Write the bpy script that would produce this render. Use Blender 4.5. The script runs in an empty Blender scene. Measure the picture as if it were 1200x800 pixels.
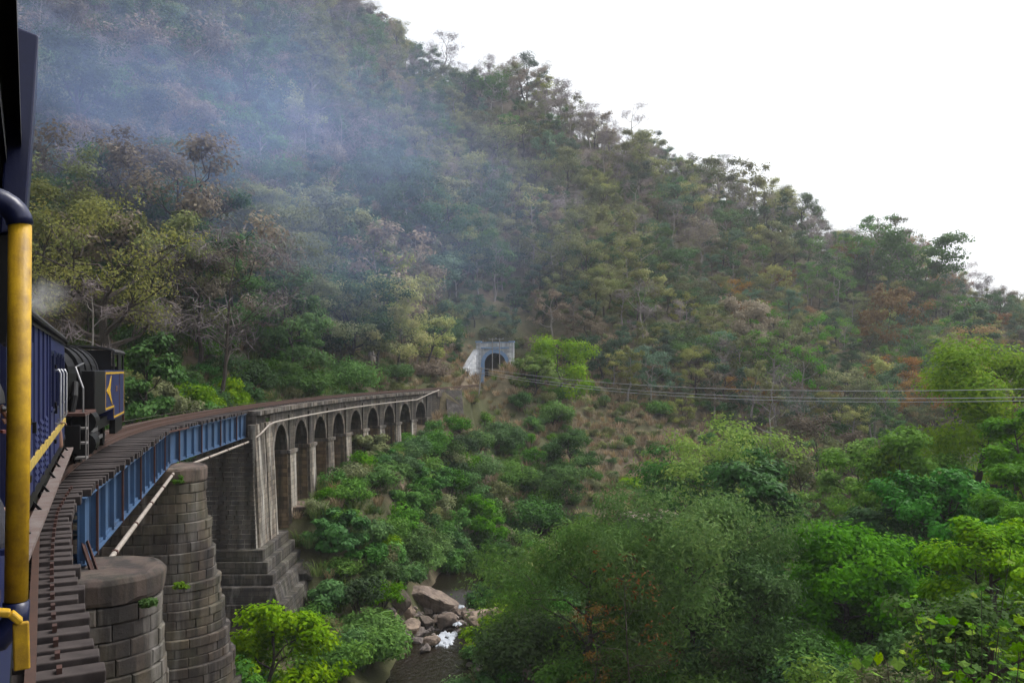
import bpy, math, random
import numpy as np
from mathutils import Vector
R = math.radians
random.seed(7)
rng = np.random.default_rng(11)
sc = bpy.context.scene
col = sc.collection

# ------------------------------------------------------------------ camera, sky, sun, exposure
EYE, FPX, HY = 2.3, 1000.0, 433.0            # eye above rail, focal length in photo pixels, horizon row
cd = bpy.data.cameras.new('camera'); cam = bpy.data.objects.new('camera', cd); col.objects.link(cam)
cam.location = (0, 0, EYE); cam.rotation_euler = (R(90), 0, 0)
cd.sensor_width = 36; cd.lens = 36 * FPX / 1200
cd.shift_y = (HY - 400) / 1200
cd.clip_start = 0.05; cd.clip_end = 4000
sc.camera = cam
SUN_EL, SUN_AZ = 58, 60                      # azimuth clockwise from +Y
w = bpy.data.worlds.new('World'); sc.world = w; w.use_nodes = True
nt = w.node_tree; nt.nodes.clear()
sky = nt.nodes.new('ShaderNodeTexSky'); sky.sky_type = 'NISHITA'; sky.sun_disc = False
sky.sun_elevation = R(SUN_EL); sky.sun_rotation = R(SUN_AZ); sky.dust_density = 4; sky.air_density = 1.0
hs = nt.nodes.new('ShaderNodeHueSaturation'); hs.inputs['Saturation'].default_value = 0.16
bg = nt.nodes.new('ShaderNodeBackground'); bg.inputs['Strength'].default_value = 0.15
wo = nt.nodes.new('ShaderNodeOutputWorld')
nt.links.new(sky.outputs[0], hs.inputs['Color']); nt.links.new(hs.outputs[0], bg.inputs['Color'])
nt.links.new(bg.outputs[0], wo.inputs['Surface'])
sl = bpy.data.lights.new('sun', 'SUN'); so = bpy.data.objects.new('sun', sl); col.objects.link(so)
sl.energy = 1.2; sl.angle = R(25); sl.color = (1, .96, .9)
so.rotation_euler = (R(90 - SUN_EL), 0, R(-SUN_AZ + 180))
so.rotation_euler = Vector((-math.sin(R(SUN_AZ)) * math.cos(R(SUN_EL)), -math.cos(R(SUN_AZ)) * math.cos(R(SUN_EL)), -math.sin(R(SUN_EL)))).to_track_quat('-Z', 'Y').to_euler()
sc.view_settings.view_transform = 'Standard'; sc.view_settings.look = 'None'
sc.view_settings.exposure = 0.85; sc.view_settings.gamma = 1
sc.render.engine = 'CYCLES'
sc.cycles.use_denoising = True
sc.cycles.use_adaptive_sampling = True; sc.cycles.adaptive_threshold = .02
sc.cycles.max_bounces = 5; sc.cycles.diffuse_bounces = 2; sc.cycles.glossy_bounces = 2
sc.cycles.transmission_bounces = 3; sc.cycles.volume_bounces = 1; sc.cycles.transparent_max_bounces = 4
sc.cycles.volume_step_rate = 2.0; sc.cycles.volume_max_steps = 128
sc.cycles.sample_clamp_indirect = 4

# ------------------------------------------------------------------ helpers
def U(px, py, Y):                            # photo pixel + distance -> world point
    return Vector(((px - 600) / FPX * Y, Y, EYE + (HY - py) / FPX * Y))
def tag(o, label=None, cat=None, group=None, kind=None):
    if label: o['label'] = label
    if cat: o['category'] = cat
    if group: o['group'] = group
    if kind: o['kind'] = kind
    return o
def link(o, parent=None):
    col.objects.link(o)
    if parent: o.parent = parent
    return o
def empty(name, loc=(0, 0, 0), rz=0):
    o = bpy.data.objects.new(name, None); o.empty_display_size = .2
    o.location = loc; o.rotation_euler = (0, 0, rz); return link(o)
def cp(o, parent=None):
    c = o.copy(); return link(c, parent)

class MB:
    def __init__(s): s.v = []; s.f = []; s.uv = None
    def add(s, vs, fs):
        n = len(s.v); s.v += [tuple(p) for p in vs]; s.f += [tuple(i + n for i in f) for f in fs]; return s
    def hexa(s, p):                          # 8 corners: 4 bottom (ccw) + 4 top
        return s.add(p, [(3, 2, 1, 0), (4, 5, 6, 7), (0, 1, 5, 4), (1, 2, 6, 5), (2, 3, 7, 6), (3, 0, 4, 7)])
    def box(s, x0, x1, y0, y1, z0, z1):
        return s.hexa([(x0, y0, z0), (x1, y0, z0), (x1, y1, z0), (x0, y1, z0), (x0, y0, z1), (x1, y0, z1), (x1, y1, z1), (x0, y1, z1)])
    def tube(s, pts, r, n=8, caps=True):
        pts = [Vector(p) for p in pts]; rs = r if isinstance(r, (list, tuple)) else [r] * len(pts)
        rings = []; up = None
        for i, p in enumerate(pts):
            t = (pts[min(i + 1, len(pts) - 1)] - pts[max(i - 1, 0)]).normalized()
            if up is None: up = t.orthogonal().normalized()
            a = (up - t * up.dot(t)).normalized() if (up - t * up.dot(t)).length > 1e-4 else t.orthogonal().normalized()
            up = a; b = t.cross(a)
            rings.append([p + (a * math.cos(k * 2 * math.pi / n) + b * math.sin(k * 2 * math.pi / n)) * rs[i] for k in range(n)])
        vs = [q for g in rings for q in g]; fs = []
        for i in range(len(rings) - 1):
            for k in range(n):
                k2 = (k + 1) % n; fs.append((i * n + k, i * n + k2, (i + 1) * n + k2, (i + 1) * n + k))
        if caps: fs.append(tuple(range(n))[::-1]); fs.append(tuple((len(rings) - 1) * n + k for k in range(n)))
        return s.add(vs, fs)
    def beam(s, p0, p1, wd, h):              # rectangular bar between two points
        p0, p1 = Vector(p0), Vector(p1); t = (p1 - p0).normalized()
        up = Vector((0, 0, 1)) if abs(t.z) < .95 else Vector((0, 1, 0))
        a = t.cross(up).normalized(); b = a.cross(t)
        q = [p0 - a * wd / 2 - b * h / 2, p0 + a * wd / 2 - b * h / 2, p1 + a * wd / 2 - b * h / 2, p1 - a * wd / 2 - b * h / 2]
        return s.hexa(q + [v + b * h for v in q])
    def strip(s, rows, close=False):         # rows of equal length -> quad grid
        n = len(rows[0]); base = [p for r_ in rows for p in r_]; fs = []
        for i in range(len(rows) - 1):
            for k in range(n if close else n - 1):
                k2 = (k + 1) % n; fs.append((i * n + k, i * n + k2, (i + 1) * n + k2, (i + 1) * n + k))
        return s.add(base, fs)
    def build(s, name, mat, parent=None, smooth=False, bevel=0):
        me = bpy.data.meshes.new(name); me.from_pydata(s.v, [], s.f); me.update()
        if mat: me.materials.append(mat)
        if smooth: me.polygons.foreach_set('use_smooth', [True] * len(me.polygons))
        o = bpy.data.objects.new(name, me); link(o, parent)
        if bevel:
            m = o.modifiers.new('bevel', 'BEVEL'); m.width = bevel; m.segments = 2; m.limit_method = 'ANGLE'
        return o

# ------------------------------------------------------------------ materials
def new_mat(name):
    m = bpy.data.materials.new(name); m.use_nodes = True; t = m.node_tree
    return m, t, t.nodes['Principled BSDF'], t.nodes['Material Output']
def N(t, typ, **kw):
    n = t.nodes.new(typ)
    for k, v in kw.items(): setattr(n, k, v)
    return n
def ramp(t, fac, stops):
    r = N(t, 'ShaderNodeValToRGB'); e = r.color_ramp.elements
    while len(e) < len(stops): e.new(.5)
    for i, (p, c) in enumerate(stops): e[i].position = p; e[i].color = (*c, 1)
    t.links.new(fac, r.inputs[0]); return r.outputs[0]
def noise(t, scale, detail=5, vec=None, rough=.6, dist=0):
    n = N(t, 'ShaderNodeTexNoise'); n.inputs['Scale'].default_value = scale; n.inputs['Detail'].default_value = detail
    n.inputs['Roughness'].default_value = rough; n.inputs['Distortion'].default_value = dist
    if vec is not None: t.links.new(vec, n.inputs['Vector'])
    return n.outputs[0]
def coords(t, scale=(1, 1, 1), kind='Object'):
    tc = N(t, 'ShaderNodeTexCoord'); mp = N(t, 'ShaderNodeMapping'); mp.inputs['Scale'].default_value = scale
    t.links.new(tc.outputs[kind], mp.inputs[0]); return mp.outputs[0]
def mix(t, f, a, b, mode='MIX'):
    m = N(t, 'ShaderNodeMix', data_type='RGBA', blend_type=mode)
    for sock, v in ((m.inputs[0], f), (m.inputs[6], a), (m.inputs[7], b)):
        if isinstance(v, (int, float)): sock.default_value = v
        elif isinstance(v, tuple): sock.default_value = (*v, 1)
        else: t.links.new(v, sock)
    return m.outputs[2]
def bump(t, h, strength, dist=.02):
    b = N(t, 'ShaderNodeBump'); b.inputs['Strength'].default_value = strength; b.inputs['Distance'].default_value = dist
    t.links.new(h, b.inputs['Height']); return b.outputs[0]
def paint(name, c, rough=.45, wear=None, amount=.5, scale=6, metal=0, vstreak=False, spec=.4):
    m, t, p, o = new_mat(name)
    v = coords(t, (1, 1, .25) if vstreak else (1, 1, 1), 'Object')
    n1 = noise(t, scale, 6, v); n2 = noise(t, scale * 9, 4, v)
    c2 = wear or tuple(x * .55 for x in c)
    a = ramp(t, n1, [(.42, (0, 0, 0)), (.72, (amount,) * 3)])
    colr = mix(t, a, c, c2)
    colr = mix(t, ramp(t, n2, [(.3, (0, 0, 0)), (.8, (.35,) * 3)]), colr, tuple(x * .6 for x in c))
    t.links.new(colr, p.inputs['Base Color']); p.inputs['Roughness'].default_value = rough; p.inputs['Metallic'].default_value = metal
    p.inputs['Specular IOR Level'].default_value = spec
    t.links.new(bump(t, n2, .15, .005), p.inputs['Normal'])
    return m
def stone_mat(name, c0, c1, c2, streak=.0, streak_c=(.42, .40, .36), mossy=.25, sc_=1.0, brick=None, rnd=True, dark=(.03, .028, .028)):
    """weathered masonry: tone per stone, black lichen, pale lime streaks running down, a little moss"""
    m, t, p, o = new_mat(name)
    geo = N(t, 'ShaderNodeNewGeometry')
    mp = N(t, 'ShaderNodeMapping'); t.links.new(geo.outputs['Position'], mp.inputs[0])
    n1 = noise(t, .55 * sc_, 7, mp.outputs[0], .65); n2 = noise(t, 6 * sc_, 6, mp.outputs[0], .7)
    base = ramp(t, n1, [(.3, c0), (.5, c1), (.72, c2)])
    h = n2
    if brick:
        bw, bh = brick; uv = N(t, 'ShaderNodeUVMap')
        b = N(t, 'ShaderNodeTexBrick'); t.links.new(uv.outputs[0], b.inputs['Vector'])
        b.inputs['Scale'].default_value = 1; b.inputs['Brick Width'].default_value = bw; b.inputs['Row Height'].default_value = bh
        b.inputs['Mortar Size'].default_value = .018; b.inputs['Mortar Smooth'].default_value = .3; b.inputs['Bias'].default_value = 0
        b.inputs['Color1'].default_value = (.55, .55, .55, 1); b.inputs['Color2'].default_value = (1.25, 1.2, 1.12, 1); b.inputs['Mortar'].default_value = (.5, .48, .46, 1)
        base = mix(t, 1.0, base, b.outputs[0], 'MULTIPLY')
        sub = N(t, 'ShaderNodeMath', operation='MULTIPLY_ADD'); t.links.new(b.outputs['Fac'], sub.inputs[0]); sub.inputs[1].default_value = -1.5; t.links.new(n2, sub.inputs[2]); h = sub.outputs[0]
    elif rnd:
        oi = N(t, 'ShaderNodeObjectInfo')
        base = mix(t, 1.0, base, ramp(t, oi.outputs['Random'], [(0, (.6, .6, .6)), (.5, (.95, .93, .9)), (1, (1.3, 1.22, 1.1))]), 'MULTIPLY')
        at = N(t, 'ShaderNodeAttribute', attribute_name='v')
        base = mix(t, 1.0, base, ramp(t, at.outputs['Fac'], [(0, (1, 1, 1)), (1, (1.35, 1.28, 1.2))]), 'MULTIPLY')
    mp2 = N(t, 'ShaderNodeMapping'); mp2.inputs['Scale'].default_value = (1, 1, .07); t.links.new(geo.outputs['Position'], mp2.inputs[0])
    st = noise(t, 2.4, 5, mp2.outputs[0], .6)
    base = mix(t, ramp(t, st, [(.40, (.75,) * 3), (.56, (0, 0, 0))]), base, dark)
    if streak > 0:
        mp3 = N(t, 'ShaderNodeMapping'); mp3.inputs['Scale'].default_value = (1, 1, .09); mp3.inputs['Location'].default_value = (7, 3, 0); t.links.new(geo.outputs['Position'], mp3.inputs[0])
        st2 = noise(t, 1.7, 6, mp3.outputs[0], .65)
        base = mix(t, ramp(t, st2, [(.5, (0, 0, 0)), (.68, (streak,) * 3)]), base, streak_c)
    sep = N(t, 'ShaderNodeSeparateXYZ'); t.links.new(geo.outputs['Normal'], sep.inputs[0])
    mm = N(t, 'ShaderNodeMath', operation='MULTIPLY'); t.links.new(ramp(t, n1, [(.45, (0, 0, 0)), (.6, (mossy,) * 3)]), mm.inputs[0]); t.links.new(n2, mm.inputs[1])
    base = mix(t, mm.outputs[0], base, (.05, .065, .02))
    t.links.new(base, p.inputs['Base Color']); p.inputs['Roughness'].default_value = .9; p.inputs['Specular IOR Level'].default_value = .2
    t.links.new(bump(t, h, .7, .03), p.inputs['Normal'])
    return m
def leaf_mat(name, cs, trans=.35, rough=.5, hue=.0, var=.45):
    """cs: three leaf tones; tone varies leaf by leaf and tree by tree"""
    m, t, p, o = new_mat(name)
    at = N(t, 'ShaderNodeAttribute', attribute_name='v'); oi = N(t, 'ShaderNodeObjectInfo')
    c = ramp(t, at.outputs['Fac'], [(0, cs[0]), (.5, cs[1]), (1, cs[2])])
    h = N(t, 'ShaderNodeHueSaturation'); t.links.new(c, h.inputs['Color'])
    mr = N(t, 'ShaderNodeMapRange'); mr.inputs[3].default_value = 1 - var; mr.inputs[4].default_value = 1 + var; t.links.new(oi.outputs['Random'], mr.inputs[0]); t.links.new(mr.outputs[0], h.inputs['Value'])
    mu = N(t, 'ShaderNodeMath', operation='MULTIPLY'); mu.inputs[1].default_value = 7.31; t.links.new(oi.outputs['Random'], mu.inputs[0])
    fr = N(t, 'ShaderNodeMath', operation='FRACT'); t.links.new(mu.outputs[0], fr.inputs[0])
    m2 = N(t, 'ShaderNodeMapRange'); m2.inputs[3].default_value = .484; m2.inputs[4].default_value = .508; t.links.new(fr.outputs[0], m2.inputs[0]); t.links.new(m2.outputs[0], h.inputs['Hue'])
    m3 = N(t, 'ShaderNodeMapRange'); m3.inputs[3].default_value = .85; m3.inputs[4].default_value = 1.15; mu2 = N(t, 'ShaderNodeMath', operation='MULTIPLY'); mu2.inputs[1].default_value = 13.7; t.links.new(oi.outputs['Random'], mu2.inputs[0])
    fr2 = N(t, 'ShaderNodeMath', operation='FRACT'); t.links.new(mu2.outputs[0], fr2.inputs[0]); t.links.new(fr2.outputs[0], m3.inputs[0]); t.links.new(m3.outputs[0], h.inputs['Saturation'])
    t.links.new(h.outputs[0], p.inputs['Base Color']); p.inputs['Roughness'].default_value = rough + .15; p.inputs['Specular IOR Level'].default_value = .07
    tr = N(t, 'ShaderNodeBsdfTranslucent'); t.links.new(h.outputs[0], tr.inputs[0])
    ms = N(t, 'ShaderNodeMixShader'); ms.inputs[0].default_value = trans
    t.links.new(p.outputs[0], ms.inputs[1]); t.links.new(tr.outputs[0], ms.inputs[2]); t.links.new(ms.outputs[0], o.inputs[0])
    return m
def flat(name, c, rough=.8, metal=0):
    m, t, p, o = new_mat(name); p.inputs['Base Color'].default_value = (*c, 1); p.inputs['Roughness'].default_value = rough; p.inputs['Metallic'].default_value = metal
    return m

M = dict(
    blue_paint=paint('carriage_blue', (.016, .022, .095), .4, (.012, .014, .04), .6, 3, vstreak=True),
    blue_dark=paint('dark_blue', (.01, .014, .06), .3, (.006, .008, .02), .6, 4),
    yellow=paint('yellow_paint', (.55, .33, .012), .5, (.16, .08, .02), .75, 26),
    stripe=paint('yellow_stripe', (.5, .36, .07), .55, (.12, .1, .06), .9, 7),
    black=paint('locomotive_black', (.006, .006, .007), .5, (.014, .012, .011), .5, 4, spec=.2),
    roof=paint('grey_roof', (.02, .019, .021), .6, (.02, .018, .018), .6, 2),
    steel=paint('steel', (.28, .28, .29), .35, (.12, .1, .09), .6, 8, metal=.7),
    silver=paint('silver_rail', (.45, .46, .48), .35, (.2, .18, .17), .5, 10, metal=.5),
    glass=flat('dark_glass', (.01, .012, .014), .08),
    interior=flat('interior', (.03, .028, .026), .9),
    girder=paint('girder_blue', (.04, .092, .185), .6, (.03, .045, .08), .95, 2.2, vstreak=True),
    rust=paint('rust_steel', (.07, .028, .02), .8, (.03, .018, .016), .7, 5),
    rail=paint('rail_rust', (.085, .045, .032), .6, (.04, .028, .025), .7, 5, metal=.2),
    railtop=paint('rail_worn', (.3, .25, .22), .35, (.12, .08, .06), .6, 5, metal=.6),
    timber=paint('sleeper_timber', (.026, .019, .018), .9, (.07, .056, .053), .75, 5),
    pipe=paint('grey_pipe', (.34, .3, .26), .6, (.16, .12, .1), .7, 3),
    plank=paint('grey_plank', (.2, .19, .185), .8, (.1, .09, .085), .7, 3),
    board=paint('running_board_timber', (.12, .085, .075), .8, (.2, .185, .175), .7, 4),
    bark=paint('bark', (.045, .035, .028), .95, (.09, .075, .06), .7, 5),
    bark_pale=paint('pale_bark', (.3, .27, .245), .95, (.16, .14, .125), .7, 4),
    pole=paint('pole_grey', (.33, .32, .31), .6, (.2, .18, .17), .5, 4),
    wire=flat('wire', (.33, .33, .35), .5, .2),
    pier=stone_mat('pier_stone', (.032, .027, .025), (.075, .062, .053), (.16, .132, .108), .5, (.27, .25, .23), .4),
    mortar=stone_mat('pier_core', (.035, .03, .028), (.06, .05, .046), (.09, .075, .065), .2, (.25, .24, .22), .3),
    cap=stone_mat('pier_cap_stone', (.07, .052, .047), (.125, .095, .084), (.19, .15, .13), .0, (.3, .28, .25), .25),
    dark_stone=stone_mat('abutment_stone', (.03, .027, .026), (.058, .05, .047), (.095, .083, .076), .2, (.25, .24, .23), .2, dark=(.022, .02, .02)),
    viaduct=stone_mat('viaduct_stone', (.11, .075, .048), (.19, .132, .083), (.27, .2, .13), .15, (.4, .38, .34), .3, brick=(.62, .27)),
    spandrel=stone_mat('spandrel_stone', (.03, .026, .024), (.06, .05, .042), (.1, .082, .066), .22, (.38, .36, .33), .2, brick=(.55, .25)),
    lime=stone_mat('lime_stained_stone', (.09, .075, .062), (.2, .17, .14), (.32, .28, .24), .85, (.5, .47, .42), .15, brick=(.55, .3), dark=(.04, .037, .035)),
    coping=stone_mat('coping_stone', (.06, .05, .044), (.12, .1, .085), (.2, .17, .15), .4, (.42, .4, .37), .2),
    plinth=stone_mat('plinth_stone', (.035, .031, .028), (.065, .057, .051), (.11, .096, .084), .4, (.3, .28, .26), .3, brick=(.6, .28)),
    boulder=stone_mat('boulder_stone', (.15, .115, .095), (.22, .175, .145), (.29, .235, .2), .0, mossy=.12, sc_=.9, dark=(.09, .07, .06)),
    pebble=stone_mat('river_stone', (.1, .085, .08), (.18, .155, .145), (.27, .235, .21), .0, mossy=.08, dark=(.06, .05, .05)),
    portal=stone_mat('portal_whitewash', (.6, .65, .73), (.72, .77, .84), (.8, .83, .88), .3, (.62, .65, .7), .03, brick=(.8, .4), dark=(.36, .38, .42)),
    portal_blue=paint('portal_blue', (.2, .34, .58), .8, (.33, .42, .56), .8, 2),
    ballast=stone_mat('ballast', (.07, .055, .048), (.11, .09, .08), (.16, .135, .12), .0, mossy=.2, sc_=3),
    skin=flat('skin', (.22, .12, .08), .55), hair=flat('hair', (.008, .007, .007), .5),
    shirt=flat('white_shirt', (.55, .57, .66), .8), shirt_dark=flat('dark_shirt', (.012, .012, .02), .8), teal=flat('teal_shirt', (.02, .3, .42), .8),
)
LM = dict(
    dark=leaf_mat('leaf_dark_green', ((.037, .083, .029), (.056, .123, .039), (.083, .165, .052)), .3),
    mid=leaf_mat('leaf_mid_green', ((.047, .108, .027), (.074, .162, .038), (.115, .216, .047)), .35),
    bright=leaf_mat('leaf_bright_green', ((.052, .149, .016), (.086, .230, .021), (.138, .310, .029)), .4, var=.2),
    lime=leaf_mat('leaf_yellow_green', ((.085, .19, .018), (.14, .27, .025), (.23, .35, .04)), .4, var=.2),
    olive=leaf_mat('leaf_olive', ((.110, .134, .055), (.165, .189, .076), (.244, .256, .104)), .35),
    yellow=leaf_mat('leaf_pale_yellow', ((.171, .207, .061), (.244, .268, .085), (.354, .342, .122)), .4),
    yellow_old=leaf_mat('leaf_pale_straw', ((.174, .189, .058), (.261, .261, .080), (.362, .319, .102)), .4),
    brown=leaf_mat('leaf_dry_brown', ((.14, .112, .08), (.2, .165, .115), (.28, .235, .165)), .3),
    grey=leaf_mat('twig_grey_purple', ((.16, .13, .138), (.23, .195, .2), (.33, .29, .275)), .15),
    orange=leaf_mat('leaf_orange', ((.144, .084, .024), (.240, .132, .030), (.312, .192, .036)), .35),
    cream=leaf_mat('blossom_cream', ((.220, .187, .132), (.330, .286, .209), (.440, .396, .308)), .35, var=.2),
    rustred=leaf_mat('leaf_rust_red', ((.108, .048, .022), (.144, .072, .026), (.144, .090, .036)), .35, var=.2),
    bluegreen=leaf_mat('leaf_blue_green', ((.050, .107, .066), (.083, .156, .090), (.123, .215, .116)), .35),
    glossy=leaf_mat('leaf_glossy_green', ((.027, .095, .016), (.047, .149, .024), (.074, .203, .030)), .25, .3, var=.2),
    dryg=leaf_mat('grass_dry', ((.2, .15, .085), (.29, .22, .13), (.38, .3, .18)), .3, var=.3),
    greeng=leaf_mat('grass_green', ((.060, .108, .024), (.096, .156, .036), (.156, .204, .054)), .3, var=.3),
    sage=leaf_mat('leaf_sage', ((.048, .11, .028), (.08, .17, .042), (.15, .24, .065)), .4, var=.15),
)

# ------------------------------------------------------------------ track line
KS = [(-20, -31.5), (0, -31.5), (10, -27), (20, -23), (30, -17.5), (40, -9), (48, -4), (65, 2), (100, 14), (110, 12.5), (125, 9.5), (145, 7), (260, 7)]
DS = .25
PS = np.arange(-20, 200, DS); PTH = np.radians(np.interp(PS, [k[0] for k in KS], [k[1] for k in KS]))
PD = np.stack([np.sin(PTH), np.cos(PTH)], 1); PN = np.stack([np.cos(PTH), -np.sin(PTH)], 1)
PP = np.cumsum(PD * DS, 0); _i0 = int(np.argmin(abs(PS))); PP = PP - PP[_i0] - .95 * PN[_i0]
def T(s, off=0., z=0.):
    f = (s - PS[0]) / DS; i = int(max(0, min(len(PS) - 2, math.floor(f)))); a = f - i
    p = PP[i] * (1 - a) + PP[i + 1] * a; n = PN[i] * (1 - a) + PN[i + 1] * a
    return Vector((p[0] + n[0] * off, p[1] + n[1] * off, z))
def head(s): return float(np.interp(s, PS, PTH))

# ------------------------------------------------------------------ terrain
WZ = -15.7
def C(px, py, Y): v = U(px, py, Y); return (v.x, v.y, v.z)
cps = []
for px, rows in {-100: [(60, 3), (90, 25), (130, 55), (180, 95), (240, 130)], 100: [(62, 1.5), (90, 19), (130, 50), (180, 88), (250, 135)],
                 300: [(76, 1.0), (100, 14), (140, 42), (190, 78), (260, 122), (300, 140)], 430: [(102, 1), (130, 13), (180, 46), (230, 81), (290, 118)],
                 500: [(120, 1), (150, 12), (200, 43), (250, 74), (290, 99)], 600: [(165, 10), (190, 23), (220, 41), (260, 68), (290, 93)],
                 700: [(130, -4), (160, 9), (200, 28), (250, 56), (285, 78)], 800: [(130, -8.5), (165, 5), (200, 17), (250, 44), (280, 61)],
                 900: [(135, -10), (165, 0), (200, 11), (240, 28), (270, 46)], 1000: [(140, -10), (170, -1), (200, 8), (255, 34)],
                 1100: [(150, -9), (180, 0), (240, 22)], 1200: [(150, -9), (180, -2), (225, 11)], 1300: [(215, 7)], 1500: [(200, 3), (140, -8)]}.items():
    for Y, z in rows: cps.append(((px - 600) / 1000 * Y, Y, z))
for px, Y, z in [(430, 360, 105), (600, 350, 78), (800, 340, 45), (1000, 320, 22), (1200, 290, 4), (100, 330, 160)]: cps.append(((px - 600) / 1000 * Y, Y, z))
cps += [C(400, 600, 66), C(450, 650, 66), C(380, 700, 53), C(540, 600, 80), C(500, 560, 90), C(600, 600, 92), C(650, 520, 115), C(560, 470, 118), C(540, 520, 107),
        C(600, 437, 128), C(588, 436, 121), C(582, 434, 138), C(640,452,128), C(635, 440, 150), C(700, 560, 108), C(760, 570, 115), C(500, 500, 101)]
cps += [(-13, 62, -8.5), (-11.5, 75, -7.4), (-9.5, 86, -7.2), (-7, 97, -6.5), (-22, 58, -1.2), (-21, 75, -.8), (-18, 90, -.6), (-14, 104, -.6), (-9, 116, -.5), (-6, 135, -.4), (-3, 150, 0.2),
        (-12, 48, -12.6), (-10, 55, -12.2), (-20, 46, -9), (-27, 48, -4), (-32, 56, 1), (-24, 52, -3.5),
        (-16, 36, -14), (-10, 30, -15), (-9, 16, -9), (-4, 8, -7), (0, 0, -6), (-15, 5, -6), (-20, -10, -2), (-35, 25, -12), (-45, 42, -3), (-40, 8, -5), (-60, 50, 6), (-80, 20, 5),
        (2, 40, -14), (8, 45, -14), (15, 40, -12.8), (22, 48, -12), (10, 25, -10.5), (6, 12, -7), (20, 15, -6), (35, 25, -5), (35, 45, -8), (50, 60, -6), (60, 80, -6),
        (30, 70, -12.5), (20, 80, -14), (40, 95, -13), (10, 65, -14.5), (80, 60, 2), (60, 30, 2), (100, 110, -3), (0, -30, -3), (40, -20, 2), (90, 0, 8)]
cps = np.array(cps, float)
def _phi(d2): return .5 * d2 * np.log(d2 + 1e-9)
def tps_fit(P, lam=25.):
    n = len(P); d2 = ((P[:, None, :2] - P[None, :, :2]) ** 2).sum(-1); K = _phi(d2) + lam * np.eye(n)
    Q = np.c_[np.ones(n), P[:, :2]]; A = np.zeros((n + 3, n + 3)); A[:n, :n] = K; A[:n, n:] = Q; A[n:, :n] = Q.T
    return np.linalg.solve(A, np.r_[P[:, 2], 0, 0, 0])
TW = tps_fit(cps)
RIV = np.array([(130, 140), (95, 136), (60, 126), (35, 112), (16, 99), (6, 90), (0, 83), (-4.2, 74), (-5.2, 66), (-4.6, 60), (-5, 52), (-7, 42), (-12, 30), (-20, 20), (-40, 16), (-90, 12)], float)
def seg_dist(x, y, L):
    best = np.full(x.shape, 1e9)
    for a, b in zip(L[:-1], L[1:]):
        ab = b - a; tt = np.clip(((x - a[0]) * ab[0] + (y - a[1]) * ab[1]) / (ab @ ab), 0, 1)
        best = np.minimum(best, np.hypot(x - a[0] - tt * ab[0], y - a[1] - tt * ab[1]))
    return best
PSUB = PP[::8]; SSUB = PS[::8]; NSUB = PN[::8]
def track_so(x, y):
    x = np.asarray(x, float); y = np.asarray(y, float); sh = x.shape; x = x.ravel(); y = y.ravel()
    S = np.zeros(len(x)); O = np.zeros(len(x))
    for c0 in range(0, len(x), 20000):
        dx = x[c0:c0 + 20000, None] - PSUB[None, :, 0]; dy = y[c0:c0 + 20000, None] - PSUB[None, :, 1]; i = np.argmin(dx * dx + dy * dy, 1); k = np.arange(len(i))
        S[c0:c0 + 20000] = SSUB[i]; sg = np.sign(dx[k, i] * NSUB[i, 0] + dy[k, i] * NSUB[i, 1]); O[c0:c0 + 20000] = sg * np.sqrt(dx[k, i] ** 2 + dy[k, i] ** 2)
    return S.reshape(sh), O.reshape(sh)
def wob(x, y):
    return (.9 * np.sin(x * .21 + 1.3 * np.sin(y * .13)) * np.cos(y * .17 + x * .05) + .45 * np.sin(x * .53 + y * .31) * np.sin(y * .61 - x * .2) + .22 * np.sin(x * 1.3 + 2 * np.sin(y * .7)) * np.cos(y * 1.1))
def height(x, y):
    x = np.asarray(x, float); y = np.asarray(y, float); sh = x.shape; xf = x.ravel(); yf = y.ravel(); z = np.zeros(len(xf))
    for c0 in range(0, len(xf), 20000):
        a = xf[c0:c0 + 20000]; b = yf[c0:c0 + 20000]
        d2 = (a[:, None] - cps[None, :, 0]) ** 2 + (b[:, None] - cps[None, :, 1]) ** 2
        z[c0:c0 + 20000] = _phi(d2) @ TW[:len(cps)] + TW[-3] + TW[-2] * a + TW[-1] * b
    far = np.clip((yf - 100) / 120, 0, 1)
    z += wob(xf, yf) * (.7 + 1.3 * far) + far * 2.2 * np.sin(xf * .09 + yf * .03) * np.sin(yf * .05)
    d = seg_dist(xf, yf, RIV)
    z = np.maximum(z, WZ + .5 + np.clip(d - 6, 0, 60) * .03)
    capz = WZ - .9 + np.clip(d - 2.5, 0, 99) * .85 + np.clip(d - 6, 0, 99) ** 1.3 * .25 + .25 * np.sin(xf * 1.7) * np.sin(yf * 1.3)
    z = np.minimum(z, capz)
    S, O = track_so(xf, yf); ao = abs(O)
    bench = np.where(S > 106, -.42, np.where(S > 52, -.75, -3.6))
    wdt = np.where(S > 106, 2.2, np.where(S > 52, 2.6, 3.2))
    z = np.where((S > -10) & (S < 158) & (ao < 14), np.minimum(z, bench + np.clip(ao - wdt, 0, 99) * 1.25), z)
    z = np.where((S > 106) & (S < 185) & (ao < 4), np.where(S < 158, np.maximum(z, bench - np.clip(ao - wdt, 0, 9) * .8), z), z)
    # viaduct side: keep the ground well down on the valley side of the arches
    low = np.interp(S, [50, 56, 62, 70, 80, 95, 103, 108], [-13.4, -12.0, -7.8, -6.3, -6.1, -5.8, -3.8, -.8])
    vs = (S > 50) & (S < 108) & (O > .5) & (O < 12)
    vs = (S > 49) & (S < 106) & (O > -2.2) & (O < 11)
    bl = np.clip((O - 4.5) / 6.5, 0, 1); z = np.where(vs, (low + .15 * wob(xf * 2, yf * 2)) * (1 - bl) + z * bl, z)
    return z.reshape(sh)

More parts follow.
